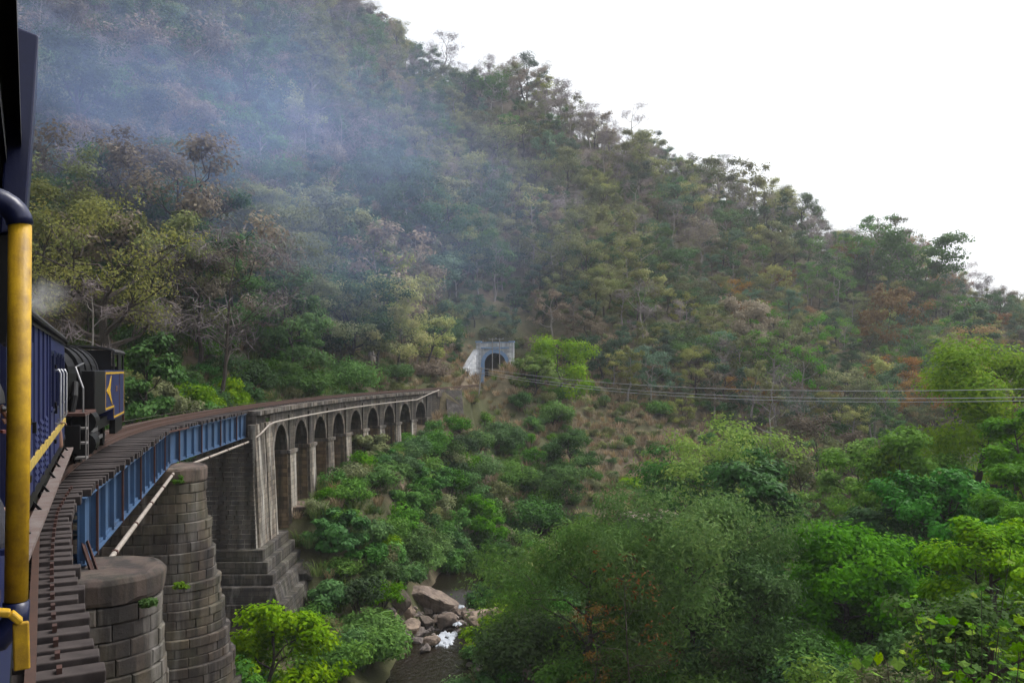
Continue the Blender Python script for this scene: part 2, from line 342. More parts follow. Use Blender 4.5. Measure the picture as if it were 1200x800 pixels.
def axis(bands):
    out = [bands[0][0]]
    for a, b, st in bands:
        n = max(1, int(round((b - a) / st))); out += list(np.linspace(a, b, n + 1)[1:])
    return np.array(out)
gx = axis([(-900, -260, 60), (-260, -130, 6), (-130, -45, 2.2), (-45, 45, .9), (45, 120, 1.8), (120, 260, 5), (260, 1200, 60)])
gy = axis([(-300, -40, 30), (-40, 0, 4), (0, 130, .95), (130, 340, 2.6), (340, 460, 15), (460, 1400, 90)])
GX, GY = np.meshgrid(gx, gy)
Z = np.clip(height(GX, GY), -40, 190)
edge = np.clip((np.maximum(abs(GX) - 300, GY - 380)) / 300, 0, 1); Z = Z * (1 - edge) + (-20) * edge
def mesh_np(name, V, F, mat, attr=None, parent=None, link_it=True, uv=None, smooth=False):
    me = bpy.data.meshes.new(name); V = np.asarray(V, np.float32); F = np.asarray(F, np.int32)
    k = F.shape[1]; me.vertices.add(len(V)); me.vertices.foreach_set('co', V.ravel()); me.loops.add(F.size); me.loops.foreach_set('vertex_index', F.ravel())
    me.polygons.add(len(F)); me.polygons.foreach_set('loop_start', np.arange(0, F.size, k, dtype=np.int32))
    if smooth: me.polygons.foreach_set('use_smooth', np.ones(len(F), bool))
    me.update(calc_edges=True)
    if attr is not None:
        a = me.attributes.new('v', 'FLOAT', 'FACE'); a.data.foreach_set('value', np.asarray(attr, np.float32))
    if mat: me.materials.append(mat)
    if not link_it: return me
    o = bpy.data.objects.new(name, me); return link(o, parent)
nx, ny = len(gx), len(gy)
ii = np.arange(ny - 1)[:, None] * nx + np.arange(nx - 1)[None, :]
quads = np.stack([ii, ii + 1, ii + nx + 1, ii + nx], -1).reshape(-1, 4)
def ground_mat():
    m, t, p, o = new_mat('hillside_soil'); g = N(t, 'ShaderNodeNewGeometry')
    n1 = noise(t, .06, 6, g.outputs['Position'], .6); n2 = noise(t, .9, 7, g.outputs['Position'], .7); n3 = noise(t, 7, 5, g.outputs['Position'], .7)
    c = ramp(t, n2, [(.3, (.065, .05, .036)), (.5, (.12, .094, .064)), (.7, (.18, .145, .1))])
    c = mix(t, ramp(t, n1, [(.42, (0, 0, 0)), (.58, (.75,) * 3)]), c, ramp(t, n3, [(.3, (.03, .045, .016)), (.7, (.07, .08, .03))]))
    t.links.new(c, p.inputs['Base Color']); p.inputs['Roughness'].default_value = .95; p.inputs['Specular IOR Level'].default_value = .1
    t.links.new(bump(t, n3, .8, .08), p.inputs['Normal']); return m
ground = mesh_np('ground', np.stack([GX, GY, Z], -1).reshape(-1, 3), quads, ground_mat(), smooth=True)
tag(ground, 'brown hillside and river banks of dry soil and leaf litter', 'ground', kind='structure')
def hz(x, y): return float(height(np.array([x]), np.array([y]))[0])

# ------------------------------------------------------------------ river
def water_mat():
    m, t, p, o = new_mat('river_water'); g = N(t, 'ShaderNodeNewGeometry')
    mp = N(t, 'ShaderNodeMapping'); mp.inputs['Scale'].default_value = (1.6, .7, 1); t.links.new(g.outputs['Position'], mp.inputs[0])
    n = noise(t, 3.2, 5, mp.outputs[0], .6, .6)
    p.inputs['Base Color'].default_value = (.012, .009, .005, 1); p.inputs['Roughness'].default_value = .08; p.inputs['IOR'].default_value = 1.33
    t.links.new(bump(t, n, .6, .08), p.inputs['Normal']); return m
mb = MB(); rows = []
rp = [Vector((a, b, 0)) for a, b in RIV]; fine = []
for i in range(len(rp) - 1):
    k = max(2, int((rp[i + 1] - rp[i]).length / 1.2))
    fine += [rp[i].lerp(rp[i + 1], j / k) for j in range(k)]
for i, p in enumerate(fine):
    d = (fine[min(i + 1, len(fine) - 1)] - fine[max(0, i - 1)]).normalized(); n = Vector((d.y, -d.x, 0))
    zz = WZ + .75 * min(1, max(0, (p.y - 63.5) / 3)) + max(0, p.y - 90) * .004
    rows.append([p + n * (7.5 - 15 * k / 6) + Vector((0, 0, zz)) for k in range(7)])
mb.strip(rows); river = mb.build('river', water_mat(), smooth=True)
tag(river, 'dark brown shallow stream running between boulders and bushes', 'river', kind='structure')

# ------------------------------------------------------------------ railway track
track = empty('railway_track', T(0)); track_loc = track.location.copy()
tag(track, 'rusty rack railway track on dark timber sleepers curving over bridge and viaduct', 'railway track')
def child(mb, name, mat, parent, **kw):       # mesh given in world coordinates under a placed empty (rotation 0)
    off = parent.location
    mb.v = [(a - off.x, b - off.y, c - off.z) for a, b, c in mb.v]
    return mb.build(name, mat, parent, **kw)
def along(off0, off1, z0, z1, s0, s1, st=1.0):
    m = MB(); n = max(2, int((s1 - s0) / st) + 1); rows = []
    for k in range(n):
        s = s0 + (s1 - s0) * k / (n - 1); rows.append([T(s, off0, z0), T(s, off1, z0), T(s, off1, z1), T(s, off0, z1)])
    m.strip(rows, True); L = len(m.v); m.f += [(3, 2, 1, 0), (L - 4, L - 3, L - 2, L - 1)]; return m
for sg in (-1, 1):
    r = along(sg * .535 - .03, sg * .535 + .03, -.10, 0.0, -8, 158); r2 = along(sg * .535 - .06, sg * .535 + .06, -.13, -.10, -8, 158)
    r.add(r2.v, r2.f); ro = child(r, 'rail', M['rail'], track)
    top = along(sg * .535 - .024, sg * .535 + .024, 0.0, .004, -8, 158); child(top, 'running_surface', M['railtop'], ro)
    child(along(sg * .33 - .03, sg * .33 + .03, -.13, -.02, -8, 54), 'guard_rail', M['rail'], track)
    child(along(sg * .05 - .02, sg * .05 + .02, -.13, .05, -8, 158), 'rack_bar', M['rail'], track)
g = MB(); pa = T(4.5, .99, -.06); pb = T(15.5, .66, -.06); g.beam(pa, pb, .075, .12); child(g, 'outer_guard_rail', M['rail'], track)
s = 2.2; sm = {}
k = 0
while s < 152:
    near = max(0, min(1, (16.5 - s) / 10.))
    chd = 0.
    for q0, q1 in ((19.6, 39.3), (39.3, 53.9)):
        if q0 < s < q1: ca_, cb_ = T(q0), T(q1); dd_ = (cb_ - ca_).normalized(); chd = max(0, -((T(s) - ca_).x * dd_.y - (T(s) - ca_).y * dd_.x)) + .1
    L1 = 1.1 + chd + .47 * near + random.uniform(-.05, .05); L0 = -1.1 + random.uniform(-.05, .05)
    yaw = head(s) + random.uniform(-.012, .012)
    m = MB(); hw = .115 if s < 54 else .1
    jj = [random.uniform(-.012, .012) for _ in range(4)]
    m.hexa([(L0, -hw + jj[0], -.29), (L1, -hw + jj[1], -.29), (L1, hw + jj[2], -.29), (L0, hw + jj[3], -.29), (L0, -hw + jj[0], -.132), (L1, -hw + jj[1], -.132 + jj[3]), (L1, hw + jj[2], -.132 + jj[3]), (L0, hw + jj[3], -.132)])
    o = m.build('sleeper', M['timber'], track, bevel=.012 if s < 22 else 0)
    p = T(s) - track_loc; o.location = (p.x, p.y, random.uniform(-.012, .004)); o.rotation_euler = (0, 0, -yaw)
    if s < 20:                                  # spike plates by the rail
        for xa, xb in ((.44, .49), (.585, .64), (.86 + .35 * near, .9 + .35 * near)):
            c = MB(); c.box(xa, xb, -.05, .05, -.134, -.075); c.build('rail_clip', M['rust'], o)
    s += .43 if s < 54 else .62
# ------------------------------------------------------------------ girder spans
def girder_span(s0, s1, label, outer=1.02, zt=-.30, zb=-1.68, nst=13, left=True):
    a, b = T(s0), T(s1); d = (b - a).normalized(); n = Vector((d.y, -d.x, 0)); L = (b - a).length
    root = empty('girder_span', a, -math.atan2(d.x, d.y)); tag(root, label, 'bridge span', 'blue plate girder spans')
    for sg in ((1, -1) if left else (1,)):
        x = sg * outer; m = MB(); m.box(min(x - sg * .015, x), max(x - sg * .015, x), .05, L - .05, zb + .02, zt - .02); web = m.build('web', M['girder'], root)
        m = MB(); m.box(x - .15, x + .15, .02, L - .02, zt - .03, zt); m.build('top_flange', M['girder'], root)
        m = MB(); m.box(x - .15, x + .15, .02, L - .02, zb, zb + .03); m.build('bottom_flange', M['girder'], root)
        m = MB(); m.box(x, x + sg * .07, .03, L - .03, zb + .031, zb + .1); m.box(x, x + sg * .07, .03, L - .03, zt - .1, zt - .031); m.build('flange_angle', M['girder'], root)
        for i in range(nst + 1):
            y = .12 + (L - .24) * i / nst
            m = MB(); m.box(min(x, x + sg * .12), max(x, x + sg * .12), y - .012, y + .012, zb + .031, zt - .031)
            m.box(min(x, x + sg * .012), max(x, x + sg * .012), y - .07, y + .07, zb + .101, zt - .101)
            if i < nst and sg > 0:               # little gussets at the foot
                m.add([(x + .02, y + .012, zb + .1), (x + .14, y + .012, zb + .1), (x + .02, y + .012, zb + .34), (x + .02, y + .03, zb + .1), (x + .14, y + .03, zb + .1), (x + .02, y + .03, zb + .34)],
                      [(0, 1, 2), (5, 4, 3), (0, 3, 4, 1), (1, 4, 5, 2), (2, 5, 3, 0)])
            m.build('stiffener', M['girder'], root)
            if i % 3 == 1 and sg > 0:
                m = MB(); m.box(x + .121, x + .17, y - .03, y + .03, zb - .05, zt + .1); m.build('rusty_post', M['rust'], root)
    m = MB()
    for i in range(nst):
        y0 = .3 + (L - .6) * i / nst; y1 = .3 + (L - .6) * (i + 1) / nst; sg = 1 if i % 2 else -1
        m.beam((-outer * sg, y0, zb + .15), (outer * sg, y1, zb + .15), .08, .08)
    m.build('cross_bracing', M['girder'], root)
    return root
S1, S2, S3 = 19.6, 39.3, 53.6                   # pier, pier, abutment
girder_span(S1, S2, 'blue plate girder span between the flat-capped near pier and the stepped pier', nst=15)
girder_span(S2, S3 + .3, 'blue plate girder span between the stepped pier and the dark abutment', nst=12)
girder_span(2.0, S1, 'plate girder span under the straight run of sleepers beside the carriage', outer=.75)

# service pipe along the bridge and the viaduct
pm = MB(); pts = [T(S1 + .3, 1.33, -2.6), T(S1 + .45, 1.34, -2.0)]
def by_girder(s, o_, z):
    a, b = (S1, S2) if s < S2 else (S2, S3 + .3); p, q = T(a), T(b); d = (q - p).normalized(); return p + d * (s - a) * (q - p).length / (b - a) + Vector((d.y, -d.x, 0)) * o_ + Vector((0, 0, z))
for s in np.linspace(S1 + 1, S3, 22): pts.append(by_girder(float(s), 1.36, -1.93))
pts += [T(S3 + .4, 1.93, -1.55), T(S3 + 2.2, 1.98, -1.1)] + [T(s, 2.0, -1.0) for s in np.linspace(57, 98, 26)] + [T(102, 2.0, -.5), T(106, 1.9, -.1)]
pm.tube(pts, .062, 8); pipe = pm.build('service_pipe', M['pipe'], smooth=True)
tag(pipe, 'thin grey pipe slung beside the girders and along viaduct wall', 'pipe')
m = MB()
for s in np.linspace(S1 + 2.5, S3 - 1.5, 9): m.tube([by_girder(float(s) - .06, 1.36, -1.93), by_girder(float(s) + .06, 1.36, -1.93)], .085, 8)
m.build('pipe_joint', M['rust'], pipe)
for a, b, lbl in ((U(96, 634, 17.4), U(112, 682, 17.1), 'rusty steel post leaning on the flat-capped near pier'), (U(184, 507, 35.6), U(200, 544, 36.6), 'rusty steel post leaning over the stepped pier'),
                  (U(284.5, 481, 50.6), U(282.5, 536, 50.2), 'rusty upright post by the girder end at abutment')):
    m = MB(); m.beam(a, b, .07, .07); m.beam(a + Vector((.09, .03, 0)), b + Vector((.09, .03, 0)), .025, .09); root = m.build('rusty_post', M['rust']); tag(root, lbl, 'post')
m = MB(); m.beam(T(S2 - 1, 1.2, -.27), T(S2 + 1.6, 1.55, -.25), .08, .06); tag(m.build('steel_angle', M['rust']), 'short rusty steel angle lying along deck edge above stepped pier', 'steel angle')

# ------------------------------------------------------------------ stepped stone piers
def outline(L, r, n_nose=9, n_side=5):
    """closed plan outline, long axis = x; semicircular noses at +-L; counter-clockwise"""
    pts = []
    for k in range(n_nose + 1):
        a = -math.pi / 2 + math.pi * k / n_nose; pts.append((L - r + r * math.cos(a), r * math.sin(a)))
    for k in range(1, n_side): pts.append((L - r - 2 * (L - r) * k / n_side, r))
    for k in range(n_nose + 1):
        a = math.pi / 2 + math.pi * k / n_nose; pts.append((-(L - r) + r * math.cos(a), r * math.sin(a)))
    for k in range(1, n_side): pts.append((-(L - r) + 2 * (L - r) * k / n_side, -r))
    return pts
def per_len(pts):
    P = np.array(pts + [pts[0]]); d = np.hypot(*(P[1:] - P[:-1]).T); return P, np.r_[0, np.cumsum(d)]
def stone(a, b, na, nb, z0, z1, depth, out, pil, mid=None):
    """one dressed block between plan points a and b, pillowed face; returns MB"""
    m = MB(); mv = [(a, na)] + ([mid] if mid else []) + [(b, nb)]; back = []; edge = []; k = len(mv)
    for (p, n) in mv:
        for z in (z0, z1): back.append((p[0] - n[0] * depth, p[1] - n[1] * depth, z)); edge.append((p[0] + n[0] * out, p[1] + n[1] * out, z))
    face = []
    for i, (p, n) in enumerate(mv):
        if i == 0: q = mv[1][0]
        elif i == k - 1: q = mv[i - 1][0]
        else: q = p
        tx, ty = (q[0] - p[0]), (q[1] - p[1]); l = math.hypot(tx, ty) or 1; ins = min(.035, .3 * l) if q is not p else 0
        for j, z in enumerate((z0 + .03, z1 - .03)):
            o_ = out + pil + random.uniform(-.012, .012)
            face.append((p[0] + tx / l * ins + n[0] * o_, p[1] + ty / l * ins + n[1] * o_, z))
    vs = back + edge + face; B, E_, F_ = 0, 2 * k, 4 * k; fs = []
    for i in range(k - 1):
        fs.append((F_ + 2 * i, F_ + 2 * i + 2, F_ + 2 * i + 3, F_ + 2 * i + 1))
        fs.append((E_ + 2 * i, E_ + 2 * i + 2, F_ + 2 * i + 2, F_ + 2 * i)); fs.append((F_ + 2 * i + 1, F_ + 2 * i + 3, E_ + 2 * i + 3, E_ + 2 * i + 1))
        fs.append((B + 2 * i, B + 2 * i + 2, E_ + 2 * i + 2, E_ + 2 * i)); fs.append((E_ + 2 * i + 1, E_ + 2 * i + 3, B + 2 * i + 3, B + 2 * i + 1))
    fs.append((E_, F_, F_ + 1, E_ + 1)); fs.append((B, E_, E_ + 1, B + 1)); j = 2 * (k - 1)
    fs.append((F_ + j, E_ + j, E_ + j + 1, F_ + j + 1)); fs.append((E_ + j, B + j, B + j + 1, E_ + j + 1))
    return m.add(vs, fs)
def pier(s, prof, course, blk, label, cap, single_to, sid):
    """prof: list of (z_top, z_bottom, half length, radius) tiers from the top down"""
    root = empty('stone_pier', T(s, 0, prof[-1][1]), -head(s)); base = prof[-1][1]; tag(root, label, 'bridge pier', 'stone bridge piers')
    rest = MB(); core = MB(); ledge = MB(); nparts = 0; rv = []
    for ti, (zt, zb, L, r) in enumerate(prof):
        ro = [(x, y) for x, y in outline(L - .08, r - .08)]
        n = len(ro); core.add([(x, y, zb - base - .05) for x, y in ro] + [(x, y, zt - base) for x, y in ro], [(i, (i + 1) % n, n + (i + 1) % n, n + i) for i in range(n)] + [tuple(range(n, 2 * n)), tuple(range(n))[::-1]])
        nc = max(1, round((zt - zb) / course))
        for c in range(nc):
            z1 = zt - (zt - zb) * c / nc; z0 = zt - (zt - zb) * (c + 1) / nc
            Lc = L + .03 * c; rc = r + .03 * c
            if c == 0: Lc += .05; rc += .05
            P, cum = per_len(outline(Lc, rc, 14, 3)); tot = cum[-1]; nb = max(6, round(tot / blk)); offs = (c % 2) * .5 + random.uniform(-.1, .1)
            cuts = [(i + offs + random.uniform(-.12, .12)) / nb * tot for i in range(nb)]
            def at(u):
                u %= tot; i = min(np.searchsorted(cum, u, 'right') - 1, len(cum) - 2); a = (u - cum[i]) / (cum[i + 1] - cum[i]); p = P[i] * (1 - a) + P[i + 1] * a
                cx = max(-(Lc - rc), min(Lc - rc, p[0])); nn = np.array([p[0] - cx, p[1]]); nn = nn / (np.linalg.norm(nn) or 1); return (p[0], p[1]), (nn[0], nn[1])
            g_ = .012
            for i in range(nb):
                u0, u1 = cuts[i] + g_, (cuts[(i + 1) % nb] + (tot if i == nb - 1 else 0)) - g_
                (a, na), (b, nb_), mid = at(u0), at(u1), at((u0 + u1) / 2)
                curved = na[0] * nb_[0] + na[1] * nb_[1] < .995
                st = stone(a, b, na, nb_, z0 - base + .01, z1 - base - .008, .16, random.uniform(-.012, .018), random.uniform(.006, .028), mid if curved else None)
                seen = mid[1][1] < .35 and mid[0][0] > -Lc * .3        # faces the camera side
                if seen and z1 > single_to and nparts < 290:
                    nparts += 1; st.build('stone', M['pier'], root)
                else: rest.add(st.v, st.f); rv += [random.random()] * len(st.f)
    core.build('core', M['mortar'], root)
    if rest.v:
        o = mesh_tri('stone_courses', rest, M['pier'], rv, root); o['kind'] = 'stuff'
    zt, zb, L, r = cap; m = MB(); rows = []
    for dz, gr in ((0, -.09), (0.02, -.02), (.1, 0), (zt - zb - .12, .02), (zt - zb - .03, -.03), (zt - zb, -.14)):
        rows.append([(x + random.uniform(-.02, .02), y + random.uniform(-.02, .02), zb - base + dz + random.uniform(-.012, .012)) for x, y in outline(L + gr, r + gr, 16, 8)])
    m.strip(rows, True); n = len(rows[0]); m.f.append(tuple(len(m.v) - n + i for i in range(n)))
    m.build('cap', M['cap'], root, bevel=.02); m = MB()
    return root
def mesh_tri(name, mbx, mat, attr, parent):
    o = mbx.build(name, mat, parent); a = o.data.attributes.new('v', 'FLOAT', 'FACE'); a.data.foreach_set('value', np.asarray(attr, np.float32)); return o
pier(S1 - .1, [(-2.28, -4.3, 2.56, 1.15), (-4.3, -6.2, 2.62, 1.25), (-6.2, -10, 2.85, 1.45)], .36, .72,
     'blunt round-ended stone pier with flat mossy cap beside the sleepers', (-1.72, -2.26, 2.66, 1.22), -7.5, 3)
tiers = [(-2.38, -3.95, 2.55, 1.3), (-3.95, -5.15, 2.75, 1.46), (-5.15, -6.35, 2.93, 1.6), (-6.35, -7.4, 3.12, 1.75), (-7.4, -8.5, 3.3, 1.9), (-8.5, -9.6, 3.5, 2.05), (-9.6, -10.8, 3.7, 2.2), (-10.8, -15.4, 3.95, 2.4)]
pier(S2, tiers, .36, .85, 'tall tapering stone pier with ring ledges under the girder joint', (-1.72, -2.36, 2.62, 1.36), -10.4, 5)

# ------------------------------------------------------------------ abutment and arched viaduct
def uv_set(o, fn):
    me = o.data; uvl = me.uv_layers.new(name='UVMap'); 
    for p in me.polygons:
        for li in p.loop_indices: uvl.data[li].uv = fn(me.vertices[me.loops[li].vertex_index].co, p.normal)
def uv_auto(o, par=Vector((0, 0, 0))):
    def fn(c, n):
        if abs(n.z) > .7: return (c.x, c.y)
        h = math.hypot(n.x, n.y) or 1; return ((-n.y * c.x + n.x * c.y) / h, c.z)
    uv_set(o, fn)
SA, SB = 53.6, 57.4
via = empty('stone_viaduct', T(SA, 0, -13)); tag(via, 'curving stone arch viaduct with pale stained pilasters and dark abutment', 'viaduct')
def vpart(m, name, mat, **kw):
    o = child(m, name, mat, via, **kw); uv_auto(o); return o
# abutment tower: battered core with real blocks on the front face
def sect(s0, s1, o0, o1, z): return [T(s0, o0, z), T(s0, o1, z), T(s1, o1, z), T(s1, o0, z)]
m = MB(); m.hexa(sect(SA - .45, SB, -1.9, 1.95, -8.1) + sect(SA, SB, -1.55, 1.58, -1.72)); vpart(m, 'abutment_core', M['lime'])
m = MB(); m.hexa(sect(SA + .75, SB, -1.55, 1.6, -1.72) + sect(SA + .75, SB, -1.5, 1.6, -.3)); vpart(m, 'ballast_wall', M['spandrel'])
facing = MB(); fv = []
nc = 23
for c in range(nc):
    z1 = -1.74 - 6.34 * c / nc; z0 = -1.74 - 6.34 * (c + 1) / nc; f = (c + .5) / nc; o1 = 1.60 + .35 * f; sf = SA - .45 * f; o = -1.85 + (c % 2) * .27
    while o < o1 - .08:
        oe = min(o + random.uniform(.42, .62), o1)
        if o1 - oe < .2: oe = o1
        q = random.uniform(.02, .085)
        a, b = T(sf - q, max(o, -1.9) + .022, 0), T(sf - q, oe - .022, 0); a2, b2 = T(sf + .1, o, 0), T(sf + .1, oe, 0); za, zb = z0 + .024, z1 - .02
        facing.hexa([(a.x, a.y, za), (b.x, b.y, za), (b2.x, b2.y, za), (a2.x, a2.y, za), (a.x, a.y, zb), (b.x, b.y, zb), (b2.x, b2.y, zb), (a2.x, a2.y, zb)]); fv += [random.random() ** 2] * 6; o = oe
off = via.location; facing.v = [(a - off.x, b - off.y, c - off.z) for a, b, c in facing.v]
o = mesh_tri('abutment_stones', facing, M['dark_stone'], fv, via); o['kind'] = 'stuff'
# pale side face: three shallow pilasters
for s0, s1, pr in ((SA + .05, SA + 1.3, .12), (SA + 1.55, SA + 2.3, .09), (SA + 2.5, SB + .35, .14)):
    m = MB(); m.hexa(sect(s0 - .18, s1, 1.5, 1.95 + pr, -8.1) + sect(s0, s1, 1.3, 1.6 + pr, -.95)); vpart(m, 'pilaster', M['lime'])
# stepped base and plinth
for i, (z1, z0, g_) in enumerate(((-8.1, -8.75, .45), (-8.752, -9.4, .8), (-9.402, -10.0, 1.15))):
    m = MB(); m.hexa(sect(SA - .5 - g_ * .75, SB + 1.2 + g_, -2.2 - g_, 1.95 + g_, z0) + sect(SA - .45 - g_ * .75, SB + 1.2 + g_, -2.2 - g_, 1.95 + g_, z1)); vpart(m, 'base_step', M['plinth'], bevel=.05)
m = MB(); m.hexa(sect(SA - 2.4, SB + 7, -4, 4.6, -15) + sect(SA - 2.1, SB + 7, -4, 3.9, -10.9)); vpart(m, 'plinth', M['plinth'], bevel=.05)
m = MB(); m.hexa(sect(SA - 2.0, SB + 6.5, -4, 3.5, -10.902) + sect(SA - 1.8, SB + 6.5, -4, 3.3, -10.002)); vpart(m, 'plinth', M['plinth'], bevel=.05)
m = MB(); m.hexa(sect(SA + 3.5, SB + 6.8, 3.55, 4.3, -10.9) + [T(SA + 3.5, 3.5, -10.5), T(SA + 3.5, 3.95, -10.5), T(SB + 6.8, 3.95, -9.1), T(SB + 6.8, 3.5, -9.1)]); vpart(m, 'parapet_wall', M['plinth'])
# arches
AP = 5.05; A0 = 57.05; NA = 9; HWD = 1.72
ZSP, RAD, ZD = -3.1, 1.62, -.42            # spring line, arch half span, underside of coping
def bay(i):
    sa = A0 + i * AP; sb = sa + AP; sc_ = (sa + sb) / 2
    zf = float(np.interp(sc_, [57, 70, 95, 103], [-9.8, -8.8, -8.4, -7.5]))
    arch = [(sc_ + RAD * math.cos(math.pi - math.pi * k / 14), ZSP + 1.12 * RAD * math.sin(math.pi * k / 14)) for k in range(15)]
    sp = MB()                                # spandrel wall, both faces
    for o_ in (HWD, -HWD):
        low = [T(sa, o_, ZSP)] + [T(a, o_, z) for a, z in arch] + [T(sb, o_, ZSP)]
        up = [T(sa, o_, ZD)] + [T(a, o_, ZD) for a, z in arch] + [T(sb, o_, ZD)]
        sp.strip([low, up] if o_ > 0 else [up, low])
    sp.strip([[T(sa, HWD, ZD), T(sc_, HWD, ZD), T(sb, HWD, ZD)], [T(sa, -HWD, ZD), T(sc_, -HWD, ZD), T(sb, -HWD, ZD)]])
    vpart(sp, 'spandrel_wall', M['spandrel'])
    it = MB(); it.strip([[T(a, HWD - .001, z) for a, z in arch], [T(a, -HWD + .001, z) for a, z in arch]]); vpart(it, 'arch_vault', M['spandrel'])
    for k in range(14):                      # ring of voussoirs standing a little proud
        vs = MB(); (a0, z0), (a1, z1) = arch[k], arch[k + 1]
        def outp(a, z, g_): dx, dz = a - sc_, (z - ZSP); l = math.hypot(dx, dz) or 1; return a + dx / l * g_, z + dz / l * g_
        b0, y0 = outp(a0, z0, .36); b1, y1 = outp(a1, z1, .36); h = .035 + random.uniform(0, .02); e = .008
        vs.hexa([T(a0, HWD - .05, z0 + .002), T(a1 - e, HWD - .05, z1 + .002), T(b1 - e, HWD - .05, y1), T(b0, HWD - .05, y0), T(a0, HWD + h, z0 + .002), T(a1 - e, HWD + h, z1 + .002), T(b1 - e, HWD + h, y1), T(b0, HWD + h, y0)])
        vo = child(vs, 'arch_stone', M['coping'], via)
    return zf
for i in range(NA): bay(i)
for i in range(NA + 1):
    sc_ = A0 + i * AP; hw = AP / 2 - RAD; zf = float(np.interp(sc_, [57, 70, 95, 103], [-13, -12, -11, -9]))
    if i > 0:
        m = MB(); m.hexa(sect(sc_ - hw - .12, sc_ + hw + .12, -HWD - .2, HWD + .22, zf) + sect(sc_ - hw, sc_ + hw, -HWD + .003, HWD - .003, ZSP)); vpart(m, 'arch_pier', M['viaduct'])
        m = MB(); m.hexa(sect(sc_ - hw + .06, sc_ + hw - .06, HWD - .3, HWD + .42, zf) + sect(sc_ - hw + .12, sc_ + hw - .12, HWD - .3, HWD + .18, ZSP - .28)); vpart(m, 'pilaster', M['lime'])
        m = MB(); m.hexa(sect(sc_ - hw - .1, sc_ + hw + .1, -HWD - .05, HWD + .26, ZSP - .26) + sect(sc_ - hw - .1, sc_ + hw + .1, -HWD - .05, HWD + .26, ZSP - .02)); vpart(m, 'impost', M['coping'])
        m = MB(); m.hexa(sect(sc_ - hw + .25, sc_ + hw - .25, HWD - .2, HWD + .12, ZSP - .018) + sect(sc_ - hw + .25, sc_ + hw - .25, HWD - .2, HWD + .12, ZD - .3)); vpart(m, 'pilaster_strip', M['spandrel'])
SE = A0 + NA * AP
m = MB(); m.hexa(sect(SE, SE + 5.5, -HWD, HWD, -8) + sect(SE, SE + 5.5, -HWD, HWD, ZD)); vpart(m, 'end_wall', M['spandrel'])
s = SA + .75
while s < SE + 5.4:
    L = random.uniform(.9, 1.15); g_ = random.uniform(-.02, .03)
    m = MB(); m.hexa(sect(s, s + L - .025, 1.25, HWD + .16 + g_, ZD + .002) + sect(s, s + L - .025, 1.25, HWD + .16 + g_, ZD + .26 + random.uniform(-.02, .02))); child(m, 'coping_stone', M['coping'], via)
    m = MB(); m.hexa(sect(s, s + L - .025, -HWD - .16, -1.25, ZD + .002) + sect(s, s + L - .025, -HWD - .16, -1.25, ZD + .24)); child(m, 'coping_stone', M['coping'], via); s += L
b_ = along(-1.25, 1.25, -.6, -.17, SA + .8, SE + 3, 1.0); o = b_.build('ballast_bed', M['ballast']); tag(o, 'brown gravel ballast bed along the viaduct deck', 'ballast', kind='structure')
b_ = along(-1.9, 1.9, -.9, -.18, SE + 3.004, 160, 1.5); o = b_.build('ballast_bed', M['ballast']); tag(o, 'brown gravel ballast bed leading into the tunnel', 'ballast', kind='structure')
# small masonry remnants on the slope
def block_wall(pts, wd, h, label, name='retaining_wall'):
    root = empty(name, pts[0]); tag(root, label, 'wall')
    for k in range(len(pts) - 1):
        m = MB(); a, b = Vector(pts[k]), Vector(pts[k + 1]); m.beam(a + Vector((0, 0, h / 2 - 1.2)), b + Vector((0, 0, h / 2 - 1.2)), wd, h + 2.4); child(m, 'wall_length', M['plinth'], root, bevel=.04); uv_auto(root.children[-1])
        m = MB(); m.beam(a + Vector((0, 0, h + .1)), b + Vector((0, 0, h + .1)), wd + .16, .2); child(m, 'coping', M['cap'], root, bevel=.03)
block_wall([U(447, 560, 96), U(492, 536, 101)], .9, .9, 'low stone retaining wall at the foot of the far arches')
block_wall([U(398, 580, 70), U(418, 566, 75)], .9, .8, 'short broken stone wall under the middle arches')
block_wall([U(345, 618, 58), U(362, 606, 63)], 1.2, 1.2, 'squat stone block wall beside the abutment plinth')
m = MB(); rows = []
for f in np.linspace(0, 1, 9):
    p = T(SE + 5.8, 2.2, -.5).lerp(T(SE - 2.0, 5.2, -8.3), f); n = Vector((.85, .5, 0)); rows.append([p - n * .2 - Vector((0, 0, .6)), p - n * .2 + Vector((0, 0, .35)), p + n * 2.0 + Vector((0, 0, .3)), p + n * 2.0 - Vector((0, 0, .6))])
m.strip(rows, True); o = m.build('stone_chute', M['dark_stone']); tag(o, 'dark stone chute running down the bank from viaduct end', 'chute')

# ------------------------------------------------------------------ tunnel portal
SP = 153.0; pp = T(SP); pr = empty('tunnel_portal', (pp.x, pp.y, 0), -head(SP)); tag(pr, 'whitewashed stone tunnel portal with pale blue arch ring', 'tunnel portal')
arc = [(1.85 * math.cos(math.pi - math.pi * k / 16), 3.35 + 1.85 * math.sin(math.pi * k / 16)) for k in range(17)]
m = MB(); lo = [(-3.15, -.3)] + [(-1.85, -.3)] + arc + [(1.85, -.3)] + [(3.15, -.3)]; hi = [(-3.15, 6.3)] + [(-1.85, 6.3)] + [(a, 6.3) for a, z in arc] + [(1.85, 6.3)] + [(3.15, 6.3)]
m.strip([[(a, 0, z) for a, z in lo], [(a, 0, z) for a, z in hi]]); tb = MB(); tb.strip([[(a, .01, z) for a, z in [(-1.85, -.3)] + arc + [(1.85, -.3)]], [(a, 24, z) for a, z in [(-1.85, -.3)] + arc + [(1.85, -.3)]]])
tb.box(-1.9, 1.9, 23.9, 24.2, -.4, 5.5); tb.build('tunnel_lining', M['dark_stone'], pr)
o = m.build('wall', M['portal'], pr); uv_auto(o)
